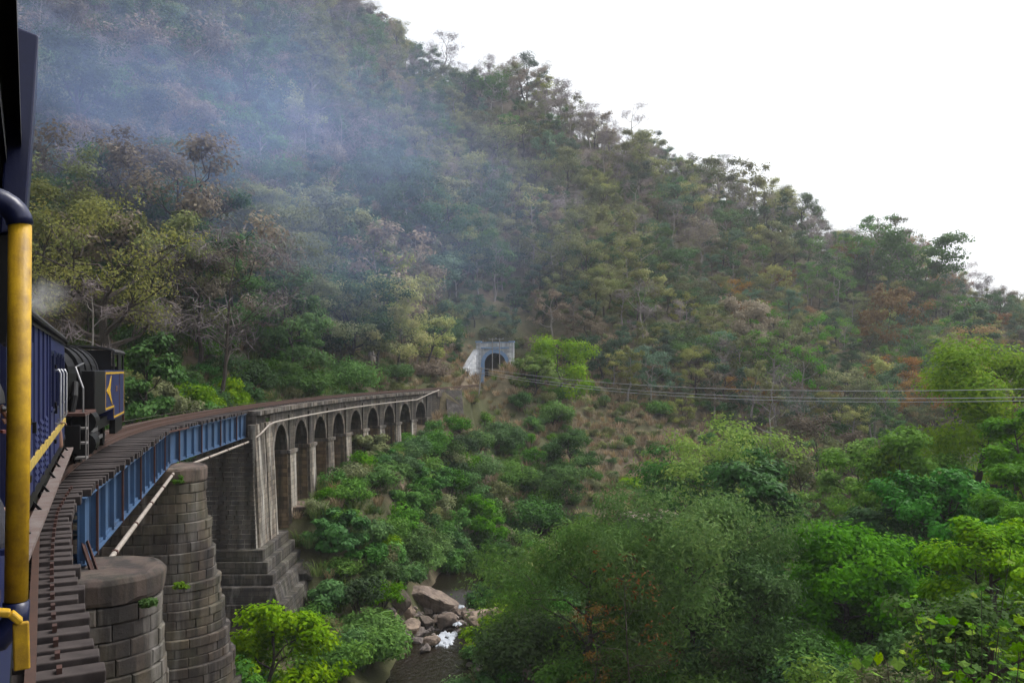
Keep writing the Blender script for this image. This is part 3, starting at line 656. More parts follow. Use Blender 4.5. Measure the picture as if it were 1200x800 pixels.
m = MB(); m.hexa([(-3.15, .02, 5.2), (3.15, .02, 5.2), (3.15, 1.2, 5.2), (-3.15, 1.2, 5.2), (-3.15, .02, 6.3), (3.15, .02, 6.3), (3.15, 1.2, 6.3), (-3.15, 1.2, 6.3)])
for k in range(16):
    (a0, z0), (a1, z1) = arc[k], arc[k + 1]; q = 1.34; f = lambda a, z: (a * q, 3.35 + (z - 3.35) * q)
    v = MB(); b0, b1 = f(a0, z0), f(a1, z1); h = -.1
    v.hexa([(a0, .05, z0), (a1, .05, z1), (b1[0], .05, b1[1]), (b0[0], .05, b0[1]), (a0, h, z0), (a1, h, z1), (b1[0], h, b1[1]), (b0[0], h, b0[1])]); v.build('arch_stone', M['portal_blue'], pr)
for sg in (-1, 1):
    m = MB(); m.box(sg * 2.165 - .315, sg * 2.165 + .315, -.1, .05, -.3, 3.34); m.build('jamb', M['portal_blue'], pr)
    m = MB(); m.box(sg * 2.9 - .42, sg * 2.9 + .42, -.3, .3, -.3, 7.0); o = m.build('pier', M['portal'], pr); uv_auto(o)
    m = MB(); m.box(sg * 2.9 - .52, sg * 2.9 + .52, -.4, .4, 7.002, 7.25); m.build('pier_cap', M['portal_blue'], pr)
m = MB(); m.box(-2.48, 2.48, -.22, .3, 5.95, 6.2); m.build('string_course', M['portal_blue'], pr)
m = MB(); m.box(-2.48, 2.48, -.12, .3, 6.202, 6.95); o = m.build('parapet', M['portal'], pr); uv_auto(o)
m = MB(); m.box(-2.48, 2.48, -.22, .35, 6.952, 7.1); m.build('parapet_coping', M['portal_blue'], pr)
for sg in (-1,):                               # wing wall stepping down towards the viaduct
    m = MB(); m.hexa([(sg * 4.9 - .3, -8.5, -.8), (sg * 4.9 + .3, -8.5, -.8), (sg * 3.0 + .2, -.32, -.8), (sg * 3.6, -.32, -.8), (sg * 4.9 - .3, -8.5, .9), (sg * 4.9 + .3, -8.5, .9), (sg * 3.0 + .2, -.32, 5.7), (sg * 3.6, -.32, 5.7)]); o = m.build('wing_wall', M['portal'], pr); uv_auto(o)
    for k in range(7):
        f0, f1 = k / 7, (k + .97) / 7; L_ = lambda f: ((sg * 3.3) * (1 - f) + sg * 4.9 * f, -.35 * (1 - f) - 8.5 * f, 5.78 * (1 - f) + .98 * f); m = MB(); m.beam(L_(f0), L_(f1), .8, .16); m.build('wing_coping', M['portal'], pr); uv_auto(pr.children[-1])

# ------------------------------------------------------------------ train
def local(name, s, label, cat, group=None):
    p = T(s); e = empty(name, (p.x, p.y, 0), -head(s)); return tag(e, label, cat, group)
def chord(name, s0, s1, label, cat, group=None):
    a, b = T(s0), T(s1); c = (a + b) / 2; d = b - a; e = empty(name, (c.x, c.y, 0), -math.atan2(d.x, d.y)); return tag(e, label, cat, group), d.length
def wheel(parent, x, y, r, w_=.1, mat=None, name='wheel', spokes=False):
    m = MB(); sg = 1 if x > 0 else -1
    m.tube([(x - w_ / 2, y, r), (x + w_ / 2, y, r)], r, 20); o = m.build(name, mat or M['black'], parent, smooth=False)
    m = MB(); m.tube([(x + sg * w_ / 2, y, r), (x + sg * (w_ / 2 + .03), y, r)], r * .28, 12); m.build('hub', M['steel'], o)
    m = MB(); m.tube([(x - sg * w_ / 2 - sg * .001, y, r), (x - sg * (w_ / 2 + .03), y, r)], r * 1.08, 20); m.build('flange', M['black'], o)
    return o
def roof_curve(parent, hw, y0, y1, z0, rise, mat, name='roof', over=.06):
    m = MB(); out = [(-hw - over, z0 - .04)] + [(-(hw + over) * math.cos(math.pi * k / 10), z0 + rise * math.sin(math.pi * k / 10)) for k in range(11)] + [(hw + over, z0 - .04)]
    inn = [(x * .96, z - .05) for x, z in out]
    m.strip([[(x, y0, z) for x, z in out], [(x, y1, z) for x, z in out]]); m.strip([[(x, y1, z) for x, z in inn], [(x, y0, z) for x, z in inn]])
    n = len(out)
    for y in (y0, y1): m.add([(x, y, z) for x, z in out] + [(x, y, z) for x, z in inn], [(i, i + 1, n + i + 1, n + i) for i in range(n - 1)])
    return m.build(name, mat, parent, smooth=True)
def grab(parent, x, y0, y1, z0, z1, r, mat, name='grab_rail', sgn=1):
    m = MB(); pr_ = .09 * sgn
    m.tube([(x, y0, z1 - .03), (x + pr_ * .7, y0, z1), (x + pr_, y0, z1 - .06), (x + pr_, y0, z0 + .06), (x + pr_ * .7, y0, z0), (x, y0, z0 + .02)], r, 8)
    return m.build(name, mat, parent, smooth=True)

# --- the carriage ahead
ca, L = chord('railway_carriage', 7.6, 19.6, 'dark blue railway carriage with yellow waist stripe, coupled behind the steam locomotive', 'carriage'); H = L / 2; W = .87
ca.location -= Vector((math.cos(ca.rotation_euler.z), math.sin(ca.rotation_euler.z), 0)) * .1
m = MB(); m.box(-W, W, -H, H, .78, .92); m.box(-.6, .6, -H + .1, H - .1, .45, .775); m.build('underframe', M['black'], ca)
wins = [(1.0, 1.75), (2.25, 3.0), (3.45, 4.2), (4.65, 5.4)]           # open windows in the front half
for sg in (1, -1):
    x0, x1 = (W - .05, W) if sg > 0 else (-W, -W + .05)
    m = MB(); m.box(x0, x1, -H, H, .925, 1.72); m.build('lower_side', M['blue_paint'], ca)
    m = MB(); m.box(x0, x1, -H, H, 2.52, 2.88); m.build('upper_side', M['blue_paint'], ca)
    ys = [-H] + [v for w_ in wins for v in w_] + [H]
    for i in range(0, len(ys), 2):
        m = MB(); m.box(x0, x1, ys[i], ys[i + 1], 1.722, 2.518); m.build('window_post', M['blue_paint'], ca)
    m = MB(); m.box(x0 + .02 * sg, x1 + .026 * sg, -H + .02, H - .02, 1.22, 1.33); m.build('yellow_stripe', M['stripe'], ca)
m = MB(); m.box(-W + .05, W - .05, -H, -H + .05, .925, 2.9); m.box(-W + .05, W - .05, H - .05, H, .925, 2.9); m.build('end_wall', M['blue_dark'], ca)
m = MB(); m.box(-.5, -.45, -H + .2, H - .2, .95, 2.8); m.build('inner_wall', M['interior'], ca)
for y0, y1 in wins:
    f = MB(); f.box(W - .06, W + .015, y0 - .04, y0 + .001, 1.69, 2.55); f.box(W - .06, W + .015, y1 - .001, y1 + .04, 1.69, 2.55); f.box(W - .06, W + .03, y0 - .04, y1 + .04, 1.66, 1.69); f.box(W - .06, W + .015, y0 - .04, y1 + .04, 2.551, 2.59)
    fo = f.build('window_frame', M['blue_dark'], ca); g = MB(); g.box(W - .045, W - .035, y0 + .002, y1 - .002, 2.15, 2.516); g.build('pane', M['glass'], fo)
# battens and doors on the solid rear half
for y in (-5.3, -4.2, -3.35, -2.45, -1.6, -.75, .1, .75):
    m = MB(); m.box(W, W + .022, y - .03, y + .03, .93, 2.86); m.build('batten', M['blue_paint'], ca)
for y0, y1 in ((-3.3, -2.5), (1.9, 2.15)):
    m = MB(); m.box(W, W + .014, y0 + .06, y1 - .06, .95, 2.6); d_ = m.build('door', M['blue_paint'], ca)
    for z in (1.15, 1.75, 2.35):
        h_ = MB(); h_.box(W + .014, W + .04, y0 + .05, y0 + .2, z - .03, z + .03); h_.build('hinge', M['black'], d_)
    h_ = MB(); h_.box(W + .014, W + .05, y1 - .2, y1 - .1, 1.6, 1.72); h_.build('handle', M['black'], d_)
for y0 in (-2.2, -1.3, -.4):
    for k in range(7):
        m = MB(); z = 1.0 + k * .075 if k < 3 else 1.16 + k * .075
        m.hexa([(W, y0, z), (W + .03, y0, z), (W + .03, y0 + .42, z), (W, y0 + .42, z), (W, y0, z + .05), (W + .008, y0, z + .05), (W + .008, y0 + .42, z + .05), (W, y0 + .42, z + .05)]); m.build('louvre', M['blue_paint'], ca)
for y in (2.12, 3.2, 4.5): grab(ca, W, y, y, 1.42, 2.3, .017, M['silver'])
roof_curve(ca, W, -H, H, 2.88, .26, M['roof'])
m = MB(); m.box(W - .02, W + .075, -H - .02, H + .02, 2.845, 2.885); m.build('rain_strip', M['black'], ca)
m = MB(); m.box(W + .005, W + .15, -H + .1, H + .35, .66, .70); rb = m.build('running_board', M['board'], ca)
for y in np.linspace(-H + .5, H - .4, 8): m = MB(); m.beam((W - .1, y, .9), (W + .1, y, .66), .04, .03); m.build('board_bracket', M['black'], rb)
for y in (-H + 2, -H + 3.4, H - 3.4, H - 2):
    for sg in (-1, 1): wheel(ca, sg * .535, y, .36)
for y in (-H + 2.7, H - 2.7): m = MB(); m.box(-.72, .72, y - 1.0, y + 1.0, .32, .5); m.build('bogie_frame', M['black'], ca)

# --- steam tank locomotive, chimney end towards the carriage
lo, L = chord('steam_locomotive', 20.4, 31.0, 'black steam tank locomotive with blue side tank, yellow lining and star', 'locomotive'); H = L / 2; W = 1.02
m = MB(); m.box(-.85, .85, -H + .1, H - .1, .72, .98); m.build('frame', M['black'], lo)
m = MB(); m.box(-1.0, 1.0, -H, -H + .12, .62, 1.12); m.build('buffer_beam', M['black'], lo)
m = MB(); m.box(-1.0, 1.0, H - .12, H, .62, 1.12); m.build('buffer_beam', M['rust'], lo)
for sg in (-1, 1):
    m = MB(); m.tube([(sg * .6, -H, .9), (sg * .6, -H - .3, .9), (sg * .6, -H - .31, .9), (sg * .6, -H - .36, .9)], [.07, .07, .17, .17], 14); m.build('buffer', M['steel'], lo)
def barrel(y0, y1, r, z, name, mat, cap_=True, n=26):
    m = MB(); m.tube([(0, y0, z), (0, y1, z)], r, n); return m.build(name, mat, lo)
sb = barrel(-4.6, -3.35, .70, 2.17, 'smokebox', M['black'])
m = MB(); m.tube([(0, -4.72, 2.17), (0, -4.6, 2.17)], [.5, .6], 24); m.build('smokebox_door', M['black'], sb)
m = MB(); m.tube([(0, -4.78, 2.17), (0, -4.70, 2.17)], .06, 10); m.build('door_handle', M['steel'], sb)
barrel(-3.35, .3, .74, 2.18, 'boiler', M['black'])
for y in (-3.36, -2.2, -1.0, .22):
    m = MB(); m.tube([(0, y, 2.18), (0, y + .1, 2.18)], .775, 26); m.build('boiler_band', M['roof'] if y > .1 else M['black'], lo)
m = MB(); m.tube([(0, -4.0, 2.8), (0, -4.0, 3.0), (0, -4.0, 3.15), (0, -4.0, 3.22), (0, -4.0, 3.26)], [.24, .18, .17, .24, .24], 16); m.build('chimney', M['black'], lo)
m = MB(); m.tube([(0, -2.2, 2.85), (0, -2.2, 3.08), (0, -2.2, 3.18), (0, -2.2, 3.22)], [.3, .29, .2, .02], 16); m.build('steam_dome', M['black'], lo)
m = MB(); m.tube([(0, -4.8, 2.95), (0, -4.62, 2.95)], .15, 14); hl = m.build('headlamp', M['steel'], lo)
m = MB(); m.tube([(0, -4.815, 2.95), (0, -4.801, 2.95)], .13, 14); m.build('lens', M['glass'], hl)
for sg in (-1, 1):
    x = sg * W
    xi = sg * .42
    m = MB(); m.box(min(x, xi), max(x, xi), -2.85, -.62, 1.18, 2.28); m.build('side_tank', M['black'], lo, bevel=.03)
    m = MB(); m.box(min(x, xi), max(x, xi), -.615, 1.6, 1.18, 2.28); m.build('side_tank', M['blue_paint'], lo, bevel=.02)
    m = MB(); m.box(min(x, xi), max(x, xi), 1.605, 4.9, .86, 2.28); m.build('bunker_side', M['blue_paint'], lo, bevel=.02)
    xo = x + sg * .006; xs = (min(x, xo), max(x, xo)); tk = .055
    for (y0, y1, z0, z1) in ((-.58, 4.82, 2.18, 2.18 + tk), (-.58, -.58 + tk, 1.23, 2.179), (-.524, 1.6, 1.23, 1.23 + tk), (1.601, 1.601 + tk, .91, 1.285), (1.657, 4.82, .91, .91 + tk), (4.765, 4.82, .966, 2.179)):
        m = MB(); m.box(*xs, y0, y1, z0, z1); m.build('yellow_lining', M['yellow'], lo)
    # star-like arrow emblem: four-pointed, long points fore and aft
    cy, cz = .25, 1.73; star = [(cy - .66, cz), (cy - .02, cz + .13), (cy + .62, cz + .41), (cy + .3, cz), (cy + .9, cz - .44), (cy - .02, cz - .13)]
    xq = x + sg * .012; m = MB(); vs = [(x + sg * .001, a, b) for a, b in star] + [(xq, a, b) for a, b in star]; n = len(star)
    m.add(vs, [tuple(range(n, 2 * n)) if sg > 0 else tuple(range(n, 2 * n))[::-1]] + [(i, (i + 1) % n, n + (i + 1) % n, n + i) for i in range(n)]); m.build('star_emblem', M['yellow'], lo)
    m = MB(); m.box(*(min(x + sg * .001, xq), max(x + sg * .001, xq)), 2.15, 2.55, 1.66, 1.84); m.build('number_plate', M['rust'], lo)
    m = MB(); m.box(*(min(x + sg * .001, xq), max(x + sg * .001, xq)), 3.25, 3.33, .98, 2.17); m.build('cab_door_edge', M['rust'], lo)
    # cab posts and roof
    for y0, y1 in ((1.7, 1.85), (3.75, 4.0), (4.7, 4.9)):
        m = MB(); m.box(min(x - sg * .05, x - sg * .005), max(x - sg * .05, x - sg * .005), y0, y1, 2.28, 2.86); m.build('cab_post', M['black'], lo)
    m = MB(); m.box(min(x - sg * .05, x - sg * .005), max(x - sg * .05, x - sg * .005), 3.0, 3.75, 2.28, 2.86); m.build('cab_side', M['black'], lo)
    # motion
    for cyy, zz in ((-3.55, .62), (-3.55, 1.12)):
        m = MB(); m.tube([(sg * .92, cyy - .5, zz), (sg * .92, cyy + .5, zz)], .23, 16); co = m.build('cylinder', M['black'], lo)
        m = MB(); m.tube([(sg * .92, cyy - .54, zz), (sg * .92, cyy - .5, zz)], .26, 16); m.build('cylinder_cover', M['black'], co)
    for y in (-1.75, -.6, .55, 1.7): wheel(lo, sg * .535, y, .41, .12)
    wheel(lo, sg * .535, 3.3, .33)
    m = MB(); m.beam((sg * .70, -1.75, .42), (sg * .70, 1.7, .42), .05, .1); m.build('coupling_rod', M['steel'], lo)
    m = MB(); m.beam((sg * .92, -3.0, .62), (sg * .78, -.6, .45), .05, .09); m.build('connecting_rod', M['steel'], lo)
    m = MB(); m.beam((sg * .9, -3.0, .8), (sg * .9, -1.4, .8), .05, .06); m.build('slide_bar', M['steel'], lo)
    m = MB(); m.beam((sg * .88, -1.3, .4), (sg * .88, -1.2, 1.15), .05, .07); m.build('expansion_link', M['steel'], lo)
    m = MB(); m.box(min(sg * .5, sg * 1.05), max(sg * .5, sg * 1.05), -4.9, -2.86, 1.30, 1.36); m.build('footplate', M['rust'], lo)
    # front steps
    for k in range(3):
        m = MB(); m.box(min(sg * .84, sg * 1.06), max(sg * .84, sg * 1.06), -4.75, -4.4, .36 + k * .32, .40 + k * .32); m.build('step', M['plank'], lo)
    m = MB(); m.box(min(sg * 1.04, sg * 1.06), max(sg * 1.04, sg * 1.06), -4.77, -4.72, .34, 1.32); m.build('step_hanger', M['plank'], lo)
    m = MB(); m.box(min(sg * 1.04, sg * 1.06), max(sg * 1.04, sg * 1.06), -4.42, -4.37, .34, 1.32); m.build('step_hanger', M['plank'], lo)
    m = MB(); m.tube([(sg * .98, -4.6, 1.36), (sg * .98, -4.6, 1.9), (sg * .8, -4.4, 2.35), (sg * .78, -2.9, 2.45)], .02, 8); m.build('handrail', M['steel'], lo)
    m = MB(); m.tube([(sg * .7, -4.2, 1.36), (sg * .75, -4.1, 1.7), (sg * .72, -3.8, 2.0)], .07, 10); m.build('steam_pipe', M['black'], lo)
    m = MB(); m.box(min(sg * .84, sg * 1.0), max(sg * .84, sg * 1.0), 2.2, 4.4, .42, .86); m.build('ash_pan_side', M['black'], lo)
roof_curve(lo, W - .02, 1.5, 5.05, 2.84, .16, M['roof'], 'cab_roof', .05)
m = MB(); m.box(-.95, .95, 1.66, 1.70, 1.0, 2.86); m.build('cab_front', M['black'], lo)
m = MB(); m.box(-.95, .95, 4.82, 4.88, 1.0, 2.4); m.build('cab_back', M['black'], lo)

# --- own carriage: long side seen edge-on, with hand rail and folded window shutter
hdg = R(-29.5); dv = Vector((math.sin(hdg), math.cos(hdg), 0)); nv = Vector((math.cos(hdg), -math.sin(hdg), 0))
oc = empty('railway_carriage', nv * -.08, -hdg); tag(oc, 'dark blue railway carriage with yellow door handrail and passengers at its windows', 'carriage')
CL0, CL1 = -5.0, 6.85                            # local y extents; x = 0 is the outer skin
for sgx, (x0, x1) in ((1, (-.05, 0)), (-1, (-1.76, -1.71))):
    m = MB(); m.box(x0, x1, CL0, CL1, .85, 1.70); m.build('lower_side', M['blue_paint'], oc)
    m = MB(); m.box(x0, x1, CL0, CL1, 2.78, 3.0); m.build('upper_side', M['blue_dark'], oc)
    ys = [CL0, CL0 + .3, -3.4, -3.25, -2.1, -1.95, 1.98, 2.14, 3.02, 3.12, 3.98, 4.08, 5.0, 5.1, 5.95, CL1]
    for i in range(0, len(ys), 2):
        m = MB(); m.box(x0, x1, ys[i], ys[i + 1], 1.702, 2.778); m.build('window_post', M['blue_dark'], oc)
m = MB(); m.box(-1.76, 0, CL1 + .001, CL1 + .05, .85, 3.05); m.build('end_wall', M['blue_dark'], oc)
m = MB(); m.box(-1.76, 0, CL0, CL1, .7, .848); m.build('underframe', M['black'], oc)
m = MB(); m.box(-1.0, -.96, CL0, CL1, .85, 2.6); m.build('inner_wall', M['interior'], oc)
for y0, y1 in ((2.14, 3.02), (3.12, 3.98), (4.08, 5.0)):
    m = MB(); m.box(-.045, .025, y0 - .001, y1 + .001, 1.705, 1.735); m.build('window_sill', M['blue_dark'], oc)
rr = roof_curve(oc, .88, CL0, CL1, 3.0, .2, M['roof']); rr.location = (-.88, 0, 0)
m = MB(); m.box(.0, .02, CL0, CL1, 2.96, 3.0); m.build('rain_strip', M['black'], oc)
# shutter folded out above a window
m = MB(); m.hexa([(.004, 2.92, 2.70), (.07, 2.92, 2.72), (.07, 3.5, 2.72), (.004, 3.5, 2.70), (.03, 2.92, 3.32), (.105, 2.92, 3.30), (.105, 3.5, 3.30), (.03, 3.5, 3.32)]); sh = m.build('window_shutter', M['blue_dark'], oc, bevel=.006)
m = MB(); m.hexa([(.003, 2.95, 2.38), (.02, 2.95, 2.38), (.02, 3.5, 2.38), (.003, 3.5, 2.38), (.003, 2.95, 2.699), (.045, 2.95, 2.699), (.045, 3.5, 2.699), (.003, 3.5, 2.699)]); m.build('shutter_bracket', M['black'], sh)
# yellow hand rail with blue ends
def OC(x, y, z): return nv * (x - .08) + dv * y + Vector((0, 0, z))
hb = Vector((-.925, 1.6, 0)); hx = hb.dot(nv) + .08; hy = hb.dot(dv)
m = MB(); m.tube([(hx - .004, hy, 1.868), (hx, hy, 2.2), (hx + .002, hy, 2.572)], .0198, 16); hr = m.build('handrail', M['yellow'], oc, smooth=True)
pts = [(hx + .002 - .055 * (1 - math.cos(a)), hy, 2.572 + .045 * math.sin(a)) for a in np.linspace(0, math.pi / 2, 7)] + [(hx - .1, hy, 2.617)]
m = MB(); m.tube(pts, .0228, 16); m.build('handrail_elbow', M['blue_dark'], hr, smooth=True)
m = MB(); m.tube([(hx - .004, hy, 1.866), (hx - .004, hy, 1.835), (hx - .03, hy, 1.80), (hx - .1, hy, 1.79)], .0228, 16); m.build('handrail_foot', M['blue_dark'], hr, smooth=True)
m = MB()
for a, b in (((-.05, 1.876), (-.012, 1.868)), ((-.012, 1.868), (.004, 1.85)), ((.004, 1.85), (.006, 1.765))):
    m.beam((hx + a[0], hy - .09, a[1]), (hx + b[0], hy - .09, b[1]), .026, .012)
m.build('door_catch', M['yellow'], oc, bevel=.003)
m = MB(); m.tube([(hx - .05, hy - .09, 1.90), (hx - .028, hy - .09, 1.90)], .012, 10); m.build('catch_knob', M['yellow'], oc)

# ------------------------------------------------------------------ passengers at the windows
def person(loc, rz, label, shirt, lean=.0, fold=False):
    root_loc = Vector(loc)
    V_ = [(0, 0, 0), (0, .02, .22), (0, .05, .42), (0, .07, .52), (0, .08, .60), (0, .09, .70), (0, .10, .80),
          (.19, .05, .42), (.27, .12, .22), (.20, .34, .08), (.19, .42, .07), (-.19, .05, .42), (-.26, .08, .18), (-.22, .26, .04), (-.21, .33, .04),
          (.09, .1, -.02), (.1, .42, -.04), (.1, .46, -.4), (-.09, .1, -.02), (-.1, .42, -.04), (-.1, .46, -.4)]
    if fold:
        V_[15:21] = [(.09, 0, -.03), (.1, .0, -.15), (.1, -.38, -.16), (-.09, 0, -.03), (-.1, .0, -.15), (-.1, -.38, -.16)]
        V_[8], V_[9], V_[10], V_[12], V_[13], V_[14] = (.24, .03, .2), (.2, .05, .36), (.18, .05, .42), (-.24, .03, .2), (-.2, .06, .36), (-.17, .07, .42)
    rad = [.15, .15, .15, .062, .058, .088, .075, .075, .05, .036, .034, .075, .05, .036, .034, .09, .07, .05, .09, .07, .05]
    E_ = [(0, 1), (1, 2), (2, 3), (3, 4), (4, 5), (5, 6), (2, 7), (7, 8), (8, 9), (9, 10), (2, 11), (11, 12), (12, 13), (13, 14), (0, 15), (15, 16), (16, 17), (0, 18), (18, 19), (19, 20)]
    for hs_ in (0, 1):                           # five fingers on each hand
        w_ = V_[10] if hs_ == 0 else V_[14]; wi = 10 if hs_ == 0 else 14
        for k, (dx, ln) in enumerate(((-.03, .075), (-.01, .085), (.011, .08), (.03, .065), (-.045, .05))):
            b = len(V_); y = .05 if k < 4 else .015
            V_ += [(w_[0] + dx, w_[1] + y, w_[2]), (w_[0] + dx, w_[1] + y + ln * .55, w_[2] - .012), (w_[0] + dx, w_[1] + y + ln * .8, w_[2] - .045)]; rad += [.011, .0095, .008]; E_ += [(wi, b), (b, b + 1), (b + 1, b + 2)]
    me = bpy.data.meshes.new('person'); me.from_pydata(V_, E_, []); o = bpy.data.objects.new('person', me); link(o); me.materials.append(M['skin'])
    sk = o.modifiers.new('skin', 'SKIN'); 
    for i, r_ in enumerate(rad): me.skin_vertices[0].data[i].radius = (r_ * (1.25 if i < 3 else 1), r_)
    me.skin_vertices[0].data[0].use_root = True
    ss = o.modifiers.new('sub', 'SUBSURF'); ss.levels = 2; ss.render_levels = 2
    o.location = root_loc; o.rotation_euler = (lean, 0, rz); tag(o, label, 'person', 'passengers looking out of the carriage')
    # face
    for sx in (-1, 1):
        e = MB(); e.tube([(sx * .032, .165, .735), (sx * .032, .178, .735)], [.012, .008], 8); e.build('eye', M['hair'], o)
        e = MB(); e.tube([(sx * .086, .085, .70), (sx * .095, .08, .73), (sx * .088, .08, .76)], [.012, .018, .012], 8); e.build('ear', M['skin'], o)
    e = MB(); e.tube([(0, .165, .745), (0, .198, .70), (0, .175, .69)], [.009, .016, .012], 8); e.build('nose', M['skin'], o)
    e = MB(); e.beam((-.025, .176, .655), (.025, .176, .655), .012, .01); e.build('mouth', flat('lips', (.2, .07, .06)), o)
    # hair: cap over the skull
    rows = []
    for i in range(7):
        ph = math.pi * .5 * i / 6; rows.append([(.1 * math.cos(ph) * math.cos(a) + 0, .075 + .115 * math.cos(ph) * math.sin(a) - .008, .755 + .13 * math.sin(ph) - (.1 if math.sin(a) < .2 else 0) * (1 - i / 6)) for a in np.linspace(0, 2 * math.pi, 17)[:-1]])
    e = MB(); e.strip(rows, True); e.build('hair', M['hair'], o, smooth=True)
    # shirt: shell over torso and upper arms
    sv = [(0, 0, -.02), (0, .02, .22), (0, .05, .43), (0, .065, .49), (.2, .05, .42), (.265, .11, .25), (-.2, .05, .42), (-.255, .08, .22)]; sr = [.168, .168, .165, .08, .092, .07, .092, .07]
    sm_ = bpy.data.meshes.new('shirt'); sm_.from_pydata(sv, [(0, 1), (1, 2), (2, 3), (2, 4), (4, 5), (2, 6), (6, 7)], []); so_ = bpy.data.objects.new('shirt', sm_); link(so_, o); sm_.materials.append(shirt)
    so_.modifiers.new('skin', 'SKIN'); 
    for i, r_ in enumerate(sr): sm_.skin_vertices[0].data[i].radius = (r_ * (1.25 if i < 3 else 1), r_)
    sm_.skin_vertices[0].data[0].use_root = True
    q = so_.modifiers.new('sub', 'SUBSURF'); q.levels = 2; q.render_levels = 2
    return o
# seated on the bench inside, elbow and hand over the sill, looking along the track
person(OC(-.17, 3.42, 1.43), -hdg - R(78), 'black-haired passenger in dark shirt leaning at the window behind the yellow handrail', M['shirt_dark'], fold=True)
person(OC(-.2, 4.4, 1.46), -hdg - R(75), 'passenger in pale shirt at the next window past the yellow handrail', M['shirt'], fold=True)
p_ = ca.matrix_basis @ Vector((.42, 3.85, 1.28)); person(p_, ca.rotation_euler.z - 1.2, 'passenger in teal shirt at a window beside the grab rails', M['teal'])
# bench they sit on
m = MB(); m.box(-.9, -.06, 3.15, 4.95, 1.2, 1.26); m.build('bench', M['plank'], oc)

# ------------------------------------------------------------------ poles and wires
def pole(base, h, label, arms=2, lean=(0, 0), arm_w=1.1):
    root = empty('utility_pole', base); tag(root, label, 'utility pole', 'line poles by the tunnel')
    m = MB(); m.tube([(0, 0, -1), (lean[0], lean[1], h)], [.1, .07], 10); m.build('mast', M['pole'], root)
    for k in range(arms):
        z = h - .25 - k * .7; lx = lean[0] * z / h; m = MB(); m.box(lx - arm_w / 2, lx + arm_w / 2, -.14, -.06, z, z + .09); a = m.build('cross_arm', M['pole'], root)
        for sx in (-.44, .44): q = MB(); q.tube([(lx + sx * arm_w, -.1, z + .09), (lx + sx * arm_w, -.1, z + .27)], [.03, .045], 8); q.build('insulator', M['portal'], a)
    return root
b1 = U(560, 484, 113); b1.z = hz(b1.x, b1.y); top1 = U(565, 430, 113); pole(b1, top1.z - b1.z, 'slender grey pole leaning on the grassy bank below the tunnel', 2, (.5, 0), .9)
for px_, lbl in ((577, 'grey line pole beside the tunnel mouth, paler of the pair'), (585.5, 'darker line pole standing across the tunnel mouth')):
    b = U(px_, 431, 144); b.z = hz(b.x, b.y); t_ = U(px_, 396, 144); pole(b, t_.z - b.z, lbl, 1, (0, 0), 1.3)
b = U(548, 446, 140); b.z = hz(b.x, b.y); pole(b, U(548, 431, 140).z - b.z, 'short post beside the tunnel wing wall', 1, (0, 0), .6)
def wire(p0, p1, sag, label, r=.018):
    m = MB(); p0, p1 = Vector(p0), Vector(p1)
    m.tube([p0.lerp(p1, f) - Vector((0, 0, sag * 4 * f * (1 - f))) for f in np.linspace(0, 1, 40)], r, 5); o = m.build('overhead_wire', M['wire']); tag(o, label, 'wire', 'wires across the valley')
E1 = [U(1340, 452, 48), U(1340, 462, 48), U(1340, 466, 48)]
b = U(1340, 460, 48.1); b.z = hz(b.x, b.y); pole(b, EYE - b.z - .6, 'tall line pole carrying the valley wires on the far right bank'.replace('far right', 'near'), 2)
S_ = [top1 + Vector((-.3, -.1, -.1)), top1 + Vector((.3, -.1, -.6)), top1 + Vector((-.3, -.1, -.75))]
for k, lb in enumerate(('topmost thin wire strung across the valley', 'middle thin wire strung across the valley', 'lowest thin wire strung across the valley')): wire(S_[k], E1[k], 1.3 + .1 * k, lb, .022)

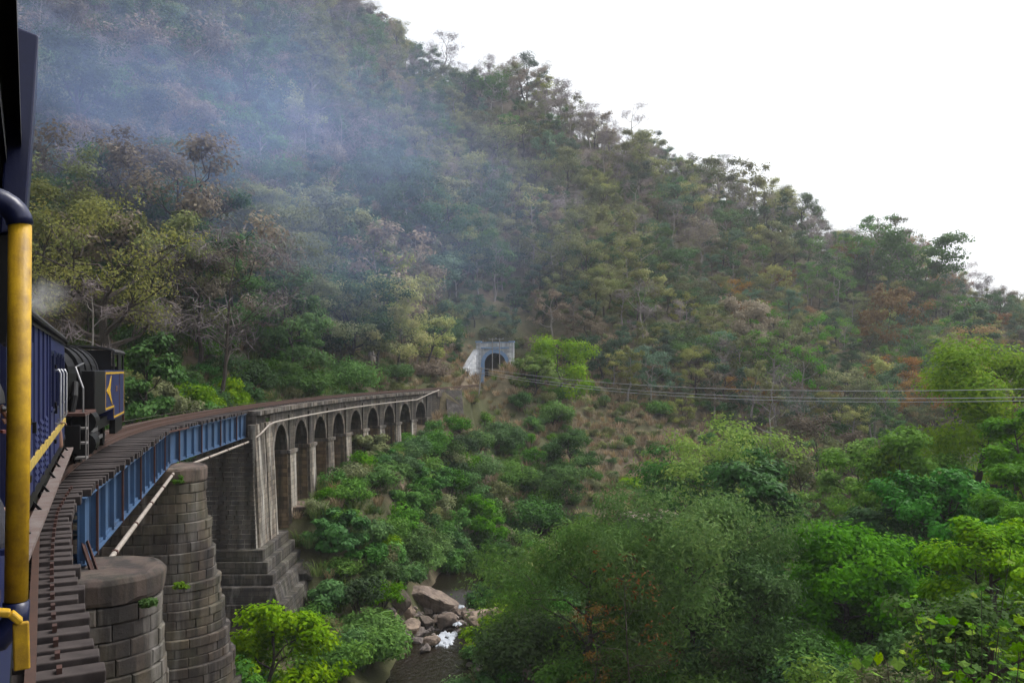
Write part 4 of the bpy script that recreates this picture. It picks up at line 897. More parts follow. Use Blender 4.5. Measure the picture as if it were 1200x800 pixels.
# ------------------------------------------------------------------ vegetation
def unit(v): return v / (np.linalg.norm(v, axis=-1, keepdims=True) + 1e-9)
def leaf_quads(ctr, nrm, size, asp, rg):
    n = len(ctr); t = unit(np.cross(nrm, unit(rg.normal(size=(n, 3))))); b = np.cross(nrm, t)
    a = size[:, None] * t; c = (size * asp)[:, None] * b
    V = np.stack([ctr - a, ctr - c * .95 + a * .1, ctr + a, ctr + c * .95 + a * .1], 1).reshape(-1, 3)
    return V, np.arange(4 * n).reshape(n, 4)
def tree_geo(seed, style='round', H=9., CR=3.6, bole=.35, limbs=6, clus=None, nleaf=1400, leaf=.22, asp=.55, clr=1.0, droop=0., trunk_r=.16, sides=5, sparse=0.):
    """returns (trunk MB, leaf centres mesh data). origin at ground; limbs carry leaf clumps"""
    rg = np.random.default_rng(seed); tm = MB(); tips = []
    lean = rg.normal(0, .05 * H, 2); top = Vector((lean[0], lean[1], H * (.86 if style != 'flat' else .7)))
    def wig(a, b, k, amp): return [a.lerp(b, j / k) + Vector(rg.normal(0, amp, 3)) * (0 if j in (0, k) else 1) for j in range(k + 1)]
    tp = wig(Vector((0, 0, -.5)), top, 5, .05 * CR); tm.tube(tp, [trunk_r * (1.25 - 1.05 * j / 5) for j in range(6)], sides + 2, False)
    def tpos(f): f = f * 5; i = min(4, int(f)); return tp[i].lerp(tp[i + 1], f - i)
    az = rg.uniform(0, 6.28)
    for i in range(limbs):
        f = bole + (1 - bole) * (i + .3) / limbs; az += 2.4 + rg.normal(0, .35); p = tpos(min(.97, f))
        ft = (f - bole) / (1 - bole)
        if style == 'round': rad = CR * math.sqrt(max(.15, 1 - (ft * 1.25 - .35) ** 2)); el = .25 + .6 * ft
        elif style == 'flat': rad = CR * (.75 + .3 * ft); el = .55 - .1 * ft
        elif style == 'tall': rad = CR * (.55 + .35 * math.sin(ft * 3)); el = .5 + .5 * ft
        elif style == 'layer': rad = CR * (1.05 - .55 * ft); el = .12 + .25 * ft
        else: rad = CR * (.9 - .3 * ft); el = .5
        rad *= rg.uniform(.75, 1.15); q = p + Vector((math.cos(az) * math.cos(el) * rad, math.sin(az) * math.cos(el) * rad, math.sin(el) * rad))
        lp = wig(p, q, 3, .07 * rad); r0 = trunk_r * .55 * (1.1 - .6 * ft); tm.tube(lp, [r0, r0 * .7, r0 * .45, r0 * .15], sides, False)
        tips.append(q)
        for j in range(3):
            b0 = lp[1].lerp(lp[3], rg.uniform(.1, .9)); a2 = az + rg.normal(0, .9); e2 = el + rg.normal(.1, .4); l2 = rad * rg.uniform(.3, .6)
            q2 = b0 + Vector((math.cos(a2) * math.cos(e2) * l2, math.sin(a2) * math.cos(e2) * l2, math.sin(e2) * l2)); tm.tube(wig(b0, q2, 2, .05 * l2), [r0 * .4, r0 * .25, r0 * .08], max(3, sides - 1), False); tips.append(q2)
            for _ in range(2):
                a3 = a2 + rg.normal(0, 1.0); l3 = l2 * .5; q3 = q2 + Vector((math.cos(a3) * l3, math.sin(a3) * l3, rg.uniform(-.2, .7) * l3)); tm.tube([b0.lerp(q2, .6), q3], [r0 * .18, r0 * .05], 3, False); tips.append(q3)
    tips.append(top + Vector((0, 0, CR * .15)))
    C0 = np.array([tuple(t) for t in tips]); keep = rg.random(len(C0)) > sparse; C0 = C0[keep] if keep.sum() > 4 else C0
    k = len(C0); wts = rg.uniform(.5, 1.5, k); wts /= wts.sum(); idx = rg.choice(k, nleaf, p=wts)
    cr = clr * CR * .34 * rg.uniform(.6, 1.3, k)
    dirs = unit(rg.normal(size=(nleaf, 3))); u = rg.random(nleaf) ** .45
    off = dirs * (u * cr[idx])[:, None]; off[:, 2] *= .62
    if droop: off[:, 2] -= droop * np.abs(rg.normal(0, 1, nleaf)) * cr[idx]
    P = C0[idx] + off; P[:, 2] = np.maximum(P[:, 2], .1)
    cen = C0.mean(0); outw = unit(P - cen); nr = unit(rg.normal(size=(nleaf, 3)) * .38 + np.array([0, 0, .45]) + .55 * dirs + .5 * outw)
    if droop: nr = unit(rg.normal(size=(nleaf, 3)) * .55 + np.array([0, 0, .2]) + .6 * dirs + .5 * outw)
    sz = leaf * rg.uniform(.6, 1.35, nleaf)
    V, F = leaf_quads(P, nr, sz, asp, rg)
    cv = rg.uniform(0, 1, k); v = np.clip(.55 * cv[idx] + .45 * rg.random(nleaf), 0, 1)
    return tm, V, F, v
def bush_geo(seed, H=2., RX=1.6, nleaf=700, leaf=.14, asp=.55, lumps=14, flatness=1.0, z0=-.4):
    rg = np.random.default_rng(seed); tm = MB(); C0 = []
    for i in range(lumps):
        a = rg.uniform(0, 6.28); r = RX * math.sqrt(rg.random()) * .85; z = H * (.25 + .6 * rg.random() * (1 - (r / RX) ** 2 * .75)); C0.append((r * math.cos(a), r * math.sin(a), z))
        tm.tube([Vector((0.15 * RX / 1.6 * math.cos(a), .15 * RX / 1.6 * math.sin(a), z0)), Vector((r * .5 * math.cos(a), r * .5 * math.sin(a), z * .6)), Vector(C0[-1])], [.035, .022, .006], 4, False)
    C0 = np.array(C0); k = len(C0); idx = rg.integers(0, k, nleaf); cr = RX * .42 * rg.uniform(.6, 1.25, k); dirs = unit(rg.normal(size=(nleaf, 3)))
    P = C0[idx] + dirs * (rg.random(nleaf) ** .45 * cr[idx])[:, None] * np.array([1, 1, .75 * flatness]); P[:, 2] = np.maximum(P[:, 2], .02)
    nr = unit(rg.normal(size=(nleaf, 3)) * .42 + np.array([0, 0, .5]) + .8 * dirs); sz = leaf * rg.uniform(.6, 1.35, nleaf)
    V, F = leaf_quads(P, nr, sz, asp, rg); cv = rg.uniform(0, 1, k); return tm, V, F, np.clip(.5 * cv[idx] + .5 * rg.random(nleaf), 0, 1)
def twig_geo(seed, H=8., CR=3., ntw=900, **kw):
    tm, V, F, v = tree_geo(seed, H=H, CR=CR, nleaf=ntw, leaf=.5, asp=.055, clr=1.15, **kw); return tm, V, F, v
def data_of(name, geo, bark):
    tm, V, F, v = geo; me = mesh_np(name, V, F, None, v, link_it=False)
    tmesh = bpy.data.meshes.new(name + '_trunk'); tmesh.from_pydata(tm.v, [], tm.f); tmesh.update(); tmesh.materials.append(bark); return me, tmesh
def with_mat(me, mat): c = me.copy(); c.materials.append(mat); return c
def place(name, crown_me, trunk_me, loc, rz, scl, label, cat, group=None, crown_name='crown', trunk_name='trunk'):
    e = empty(name, loc, rz); e.scale = scl if isinstance(scl, tuple) else (scl,) * 3; tag(e, label, cat, group)
    link(bpy.data.objects.new(crown_name, crown_me), e); link(bpy.data.objects.new(trunk_name, trunk_me), e); return e

# --- shapes shared by the hillside trees (about 9 m tall)
SH = []
for i, (st, H_, CR_, kw) in enumerate([('round', 9, 3.7, {}), ('round', 8, 4.0, dict(bole=.25)), ('tall', 11, 3.0, dict(bole=.3, limbs=9)), ('flat', 9, 4.6, dict(bole=.45)),
                                       ('round', 10, 3.6, dict(sparse=.3, nleaf=2400)), ('layer', 10, 3.8, dict(bole=.3, limbs=8)), ('flat', 8.5, 4.2, dict(bole=.4, sparse=.25, nleaf=2600)), ('round', 7, 3.6, dict(bole=.15, nleaf=4200))]):
    k_ = dict(nleaf=3800, leaf=.18, clr=.85, limbs=8); k_.update(kw); k_.setdefault('trunk_r', .2); SH.append(data_of('hill_crown', tree_geo(100 + i, st, H_, CR_, **k_), M['bark' if i % 2 else 'bark_pale']))
SHN = [data_of('hill_crown', tree_geo(160 + i, st, 9.5, 3.9, bole=.3, nleaf=9000, leaf=.115, clr=.85, limbs=9, trunk_r=.2, sparse=.1 * i), M['bark']) for i, st in enumerate(('round', 'flat', 'round', 'tall'))]
TWS = [data_of('bare_crown', twig_geo(140 + i, 10, 3.4, 1000, style=st, bole=.3), M['bark_pale']) for i, st in enumerate(('round', 'tall', 'flat'))]
VAR = {}
LOOK = {'dark': 'dark green', 'mid': 'mid green', 'olive': 'dull olive', 'yellow': 'pale yellow-green', 'brown': 'dry brown-leaved', 'grey': 'leafless grey', 'orange': 'rusty orange', 'bluegreen': 'blue-green', 'bright': 'fresh bright green', 'cream': 'cream-blossomed'}
def variant(mk, shi):
    key = (mk, shi)
    if key not in VAR:
        me, tr = (TWS[shi % 3] if mk == 'grey' else (SHN[shi % 4] if shi >= 100 else SH[shi])); VAR[key] = (with_mat(me, LM[mk]), tr)
    return VAR[key]
def poisson(n_try, x0, x1, y0, y1, dmin_fn, rg, ok):
    X = rg.uniform(x0, x1, n_try); Y_ = rg.uniform(y0, y1, n_try); good = ok(X, Y_); X, Y_ = X[good], Y_[good]; cell = {}; out = []
    for x, y in zip(X, Y_):
        d = dmin_fn(x, y); ci, cj = int(x // 6), int(y // 6); bad = False
        for a in (-1, 0, 1):
            for b in (-1, 0, 1):
                for (u, v_) in cell.get((ci + a, cj + b), ()):
                    if (u - x) ** 2 + (v_ - y) ** 2 < d * d: bad = True; break
                if bad: break
            if bad: break
        if not bad: cell.setdefault((ci, cj), []).append((x, y)); out.append((x, y))
    return np.array(out)
def in_frame(x, y, z, m=80):
    px = 600 + FPX * x / y; py = HY + FPX * (EYE - z) / y; return (px > -m) & (px < 1200 + m) & (py > -m - 40) & (py < 800 + m)
def visible(x, y, z):
    """ray march over the ground from the eye"""
    vis = np.ones(len(x), bool)
    for f in np.linspace(.15, .97, 24):
        vis &= (EYE + (z - EYE) * f) > height(x * f, y * f) - .5
    return vis
def ok_hill(X, Y_):
    px = 600 + FPX * X / Y_; S, O = track_so(X, Y_); d = seg_dist(X, Y_, RIV)
    lim = np.interp(px, [-100, 150, 300, 420, 520, 560, 640, 700, 800, 900, 1000, 1300], [66, 66, 78, 100, 128, 160, 158, 140, 136, 138, 138, 150])
    g = (Y_ > lim) & (px > -80) & (px < 1290) & (d > 9) & ~((abs(O) < 5.0) & (S < 160))
    g &= ~((px > 545) & (px < 622) & (Y_ < 159))
    return g
rgp = np.random.default_rng(5)
HP = poisson(40000, -190, 190, 55, 320, lambda x, y: 3.0 + .007 * y, rgp, ok_hill)
HZ = height(HP[:, 0], HP[:, 1]); inf = in_frame(HP[:, 0], HP[:, 1], HZ + 5); HP, HZ = HP[inf], HZ[inf]
vi = visible(HP[:, 0], HP[:, 1], HZ + 8.); HP, HZ = HP[vi], HZ[vi]
def tone(px, py, Y_, r):
    """mix of kinds over the slope: paler and barer high up, greener low on the right"""
    if py > 300 and px > 850: pool = ['dark', 'mid', 'olive', 'brown', 'bluegreen', 'yellow', 'orange', 'bright', 'dark', 'olive']
    elif px < 330: pool = ['yellow', 'olive', 'olive', 'grey', 'mid', 'brown', 'bluegreen', 'dark', 'yellow']
    elif py < 220: pool = ['grey', 'olive', 'brown', 'mid', 'yellow', 'grey', 'bluegreen', 'brown', 'grey', 'olive', 'mid', 'yellow', 'dark', 'grey']
    else: pool = ['olive', 'grey', 'dark', 'mid', 'grey', 'yellow', 'olive', 'bluegreen', 'brown', 'dark', 'mid']
    return pool[int(r * len(pool)) % len(pool)]
patch = lambda x, y: .5 + .5 * math.sin(x * .11 + 2.1 * math.sin(y * .045)) * math.cos(y * .07 + x * .03)
trees = []
for (x, y), z in zip(HP, HZ):
    px = 600 + FPX * x / y; py = HY + FPX * (EYE - z - 5) / y; r = (.65 * patch(x, y) + .35 * rgp.random() + .3 * rgp.random()) % 1
    ridge = bool(HY + FPX * (EYE - z) / y < np.interp(px, [430, 600, 800, 1000, 1200], [45, 150, 255, 335, 385]))
    mk = tone(px, py, y, r); mk = ('grey' if rgp.random() < .42 else mk) if ridge else mk; sclv = float(np.clip(rgp.normal(.98, .3), .5, 1.7)) * (1.15 if ridge else 1) * (.8 if px > 500 and py > 330 else 1)
    trees.append(dict(x=x, y=y, z=z, px=px, py=py, mk=mk, sh=int(rgp.integers(0, 8)) if not ridge else int(rgp.choice([0, 1, 4, 7, 4])), sc=sclv, rz=rgp.uniform(0, 6.28), app=sclv * 9 / y, ridge=ridge))
print('hill trees', len(trees))
trees.sort(key=lambda d: -d['app'] * (1.15 if d['ridge'] else 1))
def zone(d):
    if d['ridge']: return 'standing on the skyline ridge', 'trees along the ridge'
    if d['px'] < 300: return 'on the smoky slope above the train', 'trees on the slope above the train'
    if d['px'] < 640 and d['py'] < 330: return 'on the hillside above the tunnel and viaduct', 'trees above the tunnel'
    if d['px'] < 640: return 'on the lower slope beside the viaduct and tunnel', 'trees beside the tunnel'
    if d['py'] > 330: return 'at the valley foot behind the overhead wires', 'trees at the valley foot'
    return 'on the open hillside below the ridge', 'trees on the open hillside'
NIND = 235
SHAPE = [' round-crowned', ' low broad', ' tall slim', ' flat-topped', ' open-crowned', ' tiered', ' thin-crowned', ' bushy']
for d in trees[:NIND]:
    cm, tr = variant(d['mk'], 100 + d['sh'] % 4 if d['y'] < 105 and d['mk'] != 'grey' else d['sh']); zn, gr = zone(d)
    place('hillside_tree', cm, tr, (d['x'], d['y'], d['z'] - .2), d['rz'], (d['sc'] * random.uniform(.85, 1.2), d['sc'] * random.uniform(.85, 1.2), d['sc']), f"{LOOK[d['mk']]}{(SHAPE[d['sh']] if d['y'] >= 105 else [' round-crowned', ' flat-topped', ' open-crowned', ' tall slim'][d['sh'] % 4]) if d['mk'] != 'grey' else ''} tree {zn}", 'tree', gr)
# --- the rest of the wood and the undergrowth: one object each, instanced on points
def scatter(name, pts, idx, scl, protos, label, cat):
    """protos: list of lists of (crown object, trunk object or None) already standing in the scene"""
    n = len(pts); me = bpy.data.meshes.new(name); me.vertices.add(n); me.vertices.foreach_set('co', np.asarray(pts, np.float32).ravel())
    for nm, typ, dat in (('idx', 'INT', np.asarray(idx, np.int32)), ('scl', 'FLOAT', np.asarray(scl, np.float32)), ('rot', 'FLOAT', rgp.uniform(0, 6.28, n).astype(np.float32))):
        a = me.attributes.new(nm, typ, 'POINT'); a.data.foreach_set('value', dat)
    o = bpy.data.objects.new(name, me); link(o); tag(o, label, cat, kind='stuff')
    ng = bpy.data.node_groups.new(name, 'GeometryNodeTree'); ng.interface.new_socket('Geometry', in_out='INPUT', socket_type='NodeSocketGeometry'); ng.interface.new_socket('Geometry', in_out='OUTPUT', socket_type='NodeSocketGeometry')
    A = ng.nodes.new; gi, go = A('NodeGroupInput'), A('NodeGroupOutput'); jo = A('GeometryNodeJoinGeometry')
    at = {}
    for nm, typ in (('idx', 'INT'), ('scl', 'FLOAT'), ('rot', 'FLOAT')):
        q = A('GeometryNodeInputNamedAttribute'); q.data_type = typ; q.inputs[0].default_value = nm; at[nm] = q.outputs[0]
    cx = A('ShaderNodeCombineXYZ'); ng.links.new(at['rot'], cx.inputs[2])
    for layer in range(len(protos[0])):
        jj = A('GeometryNodeJoinGeometry')
        for pr_ in reversed(protos):
            oi = A('GeometryNodeObjectInfo'); oi.transform_space = 'ORIGINAL'; oi.inputs['Object'].default_value = pr_[layer]; oi.inputs['As Instance'].default_value = True; ng.links.new(oi.outputs['Geometry'], jj.inputs[0])
        ip = A('GeometryNodeInstanceOnPoints'); ip.inputs['Pick Instance'].default_value = True
        ng.links.new(gi.outputs[0], ip.inputs['Points']); ng.links.new(jj.outputs[0], ip.inputs['Instance']); ng.links.new(at['idx'], ip.inputs['Instance Index']); ng.links.new(cx.outputs[0], ip.inputs['Rotation']); ng.links.new(at['scl'], ip.inputs['Scale'])
        ng.links.new(ip.outputs[0], jo.inputs[0])
    ng.links.new(jo.outputs[0], go.inputs[0]); md = o.modifiers.new('scatter', 'NODES'); md.node_group = ng; return o
proto_of = {}
for o in list(bpy.data.objects):
    if o.type == 'MESH' and o.name.startswith('crown') and o.parent and o.parent.name.startswith('hillside_tree'):
        key = o.data.name
        if key not in proto_of: proto_of[key] = (o, [c for c in o.parent.children if c.name.startswith('trunk')][0])
pkeys = list(proto_of); bykind = {}
for (mk, shi), (cm, tr) in VAR.items():
    if cm.name in proto_of: bykind.setdefault(mk, []).append(pkeys.index(cm.name))
rest = trees[NIND:]; pts, idx, scl = [], [], []
for d in rest:
    c = bykind.get(d['mk']) or bykind['olive']; idx.append(c[d['sh'] % len(c)]); pts.append((d['x'], d['y'], d['z'] - .2)); scl.append(d['sc'])
scatter('distant_forest', pts, idx, scl, [proto_of[k_] for k_ in pkeys], 'mixed dry-season woodland covering the hillside up to the ridge', 'forest')

# --- trees and bushes that can be told apart one by one, placed from the photograph
def spec(name, px, pytop, Y_, wpx, label, mat, style='round', n=6000, leaf=.11, asp=.5, bark='bark', group=None, cat='tree', fade=.5, **kw):
    X_ = (px - 600) / FPX * Y_; g_ = hz(X_, Y_); H_ = max(1.2, EYE + (HY - pytop) / FPX * Y_ - g_); CR_ = wpx / FPX * Y_ / 2 * .92
    sd = int(px * 7 + pytop * 13)
    if style != 'bare': n = int(n * 1.9); leaf *= 1.3
    if style == 'bush': geo = bush_geo(sd, H_ * .95, CR_, n, leaf, asp, lumps=kw.get('lumps', 26))
    elif style == 'bare': geo = twig_geo(sd, H_ / 1.05, CR_, n, style='round', bole=kw.get('bole', .25), trunk_r=kw.get('trunk_r', .15))
    else:
      kw['clr'] = kw.get('clr', 1.) * .8; kw['limbs'] = kw.get('limbs', 6) + 4
      geo = tree_geo(sd, style, H_ / 1.02, CR_, nleaf=n, leaf=leaf, asp=asp, **kw)
    me, tr = data_of(name + '_crown', geo, M[bark]); me.materials.append(LM[mat])
    return place(name, me, tr, (X_, Y_, g_ - .15), random.uniform(-.3, .3), 1.0, label, cat, group, 'crown' if cat == 'tree' else 'foliage', 'trunk' if cat == 'tree' else 'stems')
# right bank
spec('riverside_tree', 990, 612, 45, 158, 'fresh green dense tree with tiered rounded crown by pale rock', 'bright', 'layer', 15000, .105, .55, bole=.12, limbs=11, clr=1.25)
spec('willowy_tree', 800, 598, 43, 220, 'broad grey-green drooping tree with rust-tinged branches beside the stream', 'sage', 'round', 19000, .10, .3, bole=.15, limbs=10, droop=.5, clr=1.3)
spec('willowy_tree', 690, 607, 45, 190, 'grey-green drooping tree hanging over the stream boulders', 'sage', 'round', 15000, .10, .3, bole=.12, limbs=9, droop=.6, clr=1.3)
spec('willowy_tree', 880, 655, 41, 130, 'dark drooping tree between the fresh green tree and willowy crowns', 'dark', 'round', 9000, .10, .35, bole=.12, droop=.4, clr=1.2)
spec('vine_mound', 625, 690, 47, 150, 'leafy vine curtain spilling down the bank beside pale boulder', 'mid', 'bush', 12000, .085, .6, cat='bush', lumps=40)
spec('flowering_shrub', 735, 628, 38, 130, 'rust-red tinged shrub among the willowy trees', 'rustred', 'round', 170, .07, .4, sparse=.2, cat='bush', bole=.45, trunk_r=.04)
spec('flowering_shrub', 690, 690, 40, 60, 'slim shrub with rust-brown seed stalks by the vine curtain', 'orange', 'tall', 400, .06, .4, sparse=.4, cat='bush', bole=.3, trunk_r=.04)
spec('glossy_tree', 885, 538, 57, 118, 'dark glossy round tree below the flat-topped one', 'glossy', 'round', 8000, .15, .5, bole=.2, limbs=8, clr=1.2)
spec('flat_topped_tree', 832, 496, 80, 160, 'flat-topped spreading tree with pale tips above the stream bend', 'lime', 'flat', 3600, .14, .5, bole=.4, limbs=8)
spec('flat_topped_tree', 815, 520, 79, 130, 'spreading green tree under the pale-tipped flat crown', 'glossy', 'flat', 5000, .14, .5, bole=.3, limbs=8)
spec('tall_lime_tree', 1130, 390, 64, 190, 'tall yellow-green feathery tree rising past the overhead wires', 'lime', 'layer', 20000, .12, .42, bole=.2, limbs=12, trunk_r=.3, clr=1.25)
spec('riverside_tree', 1065, 500, 58, 130, 'mid green leafy tree leaning against the tall yellow-green tree', 'bright', 'round', 9000, .12, .5, bole=.15, limbs=9)
spec('riverside_tree', 1010, 515, 64, 90, 'small yellowish green tree beside the dry brown bush', 'lime', 'round', 5000, .11, .5, bole=.15)
spec('riverside_tree', 1100, 560, 50, 140, 'deep green tree with creeper under the tall yellow-green tree', 'glossy', 'round', 9000, .12, .55, bole=.1, limbs=9)
spec('riverside_tree', 1190, 470, 52, 120, 'light green tree at the foot of tall feathery crown', 'bright', 'round', 8000, .12, .5, bole=.15)
spec('riverside_tree', 1020, 590, 52, 90, 'shaded dark tree behind the fresh green tiered tree', 'dark', 'round', 5000, .11, .5, bole=.1)
spec('riverside_tree', 1165, 600, 31, 130, 'yellow-green tree above the big-leaved plant', 'lime', 'round', 12000, .08, .5, bole=.1, limbs=10, clr=1.35)
spec('riverside_tree', 1215, 540, 38, 130, 'bushy green tree past the big-leaved plant', 'bright', 'round', 7000, .09, .5, bole=.15)
spec('dry_bush', 955, 498, 92, 120, 'dry brown and olive thicket behind the glossy tree', 'brown', 'round', 5000, .12, .5, bole=.1, cat='bush')
spec('dry_bush', 945, 545, 78, 110, 'yellowing thicket between glossy tree and creeper-clad tree', 'olive', 'round', 5000, .12, .5, bole=.1, cat='bush')
spec('riverside_tree', 760, 640, 62, 110, 'grey-green low tree beside the rock slab', 'sage', 'round', 5000, .11, .4, bole=.1)
spec('undergrowth_bush', 1060, 735, 40, 110, 'low mixed bush at the foot of fresh green tree', 'mid', 'bush', 5000, .09, .5, cat='bush')
spec('undergrowth_bush', 960, 765, 38, 130, 'low dark bush on the pale rock below fresh green tree', 'dark', 'bush', 5000, .09, .5, cat='bush')
spec('undergrowth_bush', 1120, 700, 36, 110, 'yellowish bush beside the bare pale rock patch', 'olive', 'bush', 5000, .08, .5, cat='bush')
# left bank and bridge foot
spec('bank_bush', 312, 698, 40, 135, 'yellow-green bush growing at the foot of the stepped pier', 'lime', 'round', 9000, .10, .55, bole=.08, limbs=9, cat='bush', clr=1.2)
spec('bank_bush', 288, 730, 37, 110, 'dark creeper bush tucked against the stepped pier', 'glossy', 'bush', 6000, .09, .6, cat='bush')
spec('bank_bush', 425, 728, 51, 125, 'rounded vine-covered bush at the water edge opposite the vine curtain', 'bright', 'bush', 11000, .09, .6, cat='bush', lumps=36)
spec('bank_bush', 385, 735, 46, 90, 'dense green bush between pier bush and vine-covered bush', 'mid', 'bush', 5000, .09, .6, cat='bush')
for i, (px, pt, Y_, w_, mt, lb) in enumerate([(393, 642, 57, 62, 'glossy', 'dark leafy bush against the plinth wall corner'), (430, 655, 60, 60, 'mid', 'green bush above the upright river rock'), (385, 668, 52, 50, 'dark', 'shaded bush under the plinth wall'),
        (480, 612, 72, 60, 'mid', 'bushy thicket above the slanting boulder'), (535, 632, 74, 70, 'mid', 'leafy bush overhanging the slanting boulder'), (575, 625, 80, 70, 'mid', 'thicket beside the narrow upper pool'), (560, 590, 84, 60, 'bright', 'fresh bush in the middle of the river bank'),
        (620, 580, 92, 80, 'glossy', 'deep green thicket at the foot of the dry slope'), (590, 487, 108, 66, 'mid', 'rounded green tree below the leaning pole'), (665, 508, 106, 62, 'mid', 'rounded green tree on the edge of dry slope'), (648, 466, 118, 54, 'bright', 'small fresh green tree on the bank under the tunnel'),
        (600, 535, 98, 70, 'bright', 'green tree in the bank thicket below two rounded trees'), (655, 560, 98, 70, 'mid', 'leafy tree low on the edge of dry slope'), (520, 560, 90, 60, 'mid', 'bush on the bank below the stone chute'), (470, 545, 92, 44, 'bright', 'bush in front of the low retaining wall'),
        (430, 575, 78, 50, 'olive', 'grassy bush under the middle arches'), (735, 560, 112, 44, 'lime', 'yellow-green bush alone on the dry slope'), (770, 470, 138, 50, 'mid', 'green bush on the dry slope under the wires'), (500, 590, 80, 56, 'glossy', 'dark thicket in the middle of the left bank'), (455, 600, 74, 50, 'mid', 'leafy bush downhill of the broken wall')]):
    spec('bank_bush', px, pt, Y_, w_, lb, mt, 'bush' if i % 3 else 'round', 4200, .12, .55, cat='bush', **({} if i % 3 else dict(bole=.1)))
spec('lime_tree', 660, 392, 128, 86, 'yellow-green feathery tree standing beside the tunnel bank', 'lime', 'layer', 5000, .16, .45, bole=.2, limbs=9)
spec('lime_tree', 628, 425, 122, 50, 'small yellow-green tree next to the feathery tree by tunnel', 'lime', 'round', 2600, .15, .45, bole=.2)
# behind the train and the viaduct
spec('creeper_tree', 152, 376, 50, 74, 'creeper-covered green bush close behind the locomotive cab', 'glossy', 'tall', 6000, .12, .6, bole=.05, limbs=9, cat='bush', clr=1.4)
spec('old_tree', 128, 238, 60, 190, 'old tree with thick dark trunk and yellowing leaves behind the locomotive', 'yellow', 'flat', 2800, .085, .5, bole=.4, limbs=9, trunk_r=.42, sparse=.25)
spec('old_tree', 70, 215, 66, 140, 'pale yellow-leaved tree rising over the carriage roof', 'yellow', 'round', 5000, .12, .5, bole=.35, sparse=.15)
spec('bare_tree', 255, 248, 66, 190, 'leafless spreading grey tree beside the old dark-trunked tree', 'grey', 'bare', 2600, bark='bark', trunk_r=.15)
spec('bare_tree', 110, 300, 57, 70, 'slender pale leafless tree between locomotive and old tree', 'grey', 'bare', 500, bark='bark_pale', trunk_r=.09)
spec('slope_tree', 205, 245, 72, 120, 'olive tree behind the leafless spreading one', 'olive', 'round', 5000, .13, .5, bole=.3)
spec('slope_tree', 345, 315, 82, 90, 'mid green tree on the slope over the first arches', 'mid', 'round', 5000, .14, .5, bole=.2)
spec('slope_tree', 440, 335, 104, 100, 'yellowish tree above the far arches', 'yellow', 'round', 4500, .15, .5, bole=.2)
spec('slope_tree', 395, 350, 98, 90, 'olive tree beside the yellowish one above the far arches', 'olive', 'round', 4500, .15, .5, bole=.2)
for px, pt, Y_, w_, mt, lb in [(392, 415, 92, 110, 'bright', 'fresh green bush growing along the track beyond far arches'), (345, 425, 80, 90, 'mid', 'green bush along the track over the first arches'), (290, 420, 74, 70, 'dark', 'dark bush behind the near end of viaduct'),
        (225, 440, 62, 70, 'lime', 'yellow-green weeds behind the girder span'), (270, 440, 68, 60, 'lime', 'yellow-green weeds behind the abutment'), (185, 430, 58, 50, 'olive', 'dry weeds behind the locomotive'), (500, 425, 122, 60, 'brown', 'dry brush beside the track near viaduct end'), (455, 425, 110, 60, 'mid', 'bush beside the track near the far arches'), (325, 385, 84, 70, 'glossy', 'dark leafy tree between slope trees over viaduct')]:
    spec('trackside_bush', px, pt, Y_, w_, lb, mt, 'bush', 4200, .12, .5, cat='bush')
# farther single trees with a look of their own
spec('blossom_tree', 868, 356, 168, 74, 'cream-blossomed rounded tree on the lower hillside', 'cream', 'round', 3500, .2, .6, bole=.2)
spec('blossom_tree', 830, 405, 160, 40, 'small greyish blossoming tree beside the cream-blossomed one', 'cream', 'round', 1500, .18, .5, bole=.2, sparse=.3)
spec('bare_tree', 903, 437, 132, 92, 'leafless grey tree standing behind the overhead wires', 'grey', 'bare', 1500, bark='bark_pale')
spec('hillside_tree', 1070, 272, 225, 92, 'tall green tree breaking the skyline where the ridge runs down', 'mid', 'flat', 3000, .3, .6, bole=.4, trunk_r=.35)
spec('hillside_tree', 1140, 345, 190, 60, 'deep green conical tree low on the end of ridge', 'glossy', 'layer', 3000, .22, .6, bole=.15)
spec('hillside_tree', 1035, 340, 195, 80, 'orange-leaved tree below the tall skyline tree', 'orange', 'round', 2500, .24, .6, bole=.2)
# creepers and tufts on the masonry
for px, py, Y_, r_, mt, lb in [(299, 487, 53, .75, 'mid', 'green tuft hanging from the abutment corner'), (296, 505, 52.6, .5, 'mid', 'small tuft under the abutment corner'), (386, 478, 72.5, .8, 'bright', 'leafy sapling rooted in the viaduct wall'), (485, 461, 97, .5, 'mid', 'small weed on the wall near the viaduct end'), (204, 546, 36.8, .3, 'mid', 'weed on the stepped pier cap'),
        (208, 561, 34.8, .28, 'bright', 'weed hanging under the stepped pier cap'), (172, 706, 15.75, .15, 'mid', 'little weed on the flat-capped pier'), (212, 684, 33.6, .34, 'lime', 'weed on a ledge of the stepped pier'), (330, 607, 60, .9, 'mid', 'weeds below the first arch pier')]:
    tm, V, F, v = bush_geo(int(px), r_ * 1.6, r_, 420, .07 if Y_ < 60 else .1, .55, 8, z0=r_ * .3); V = V.copy(); me, tr = data_of('weed_crown', (tm, V, F, v), M['bark']); me.materials.append(LM[mt]); p = U(px, py, Y_)
    place('wall_weed', me, tr, (p.x, p.y, p.z - r_ * .8), 0, 1, lb, 'weed', None, 'foliage', 'stems')

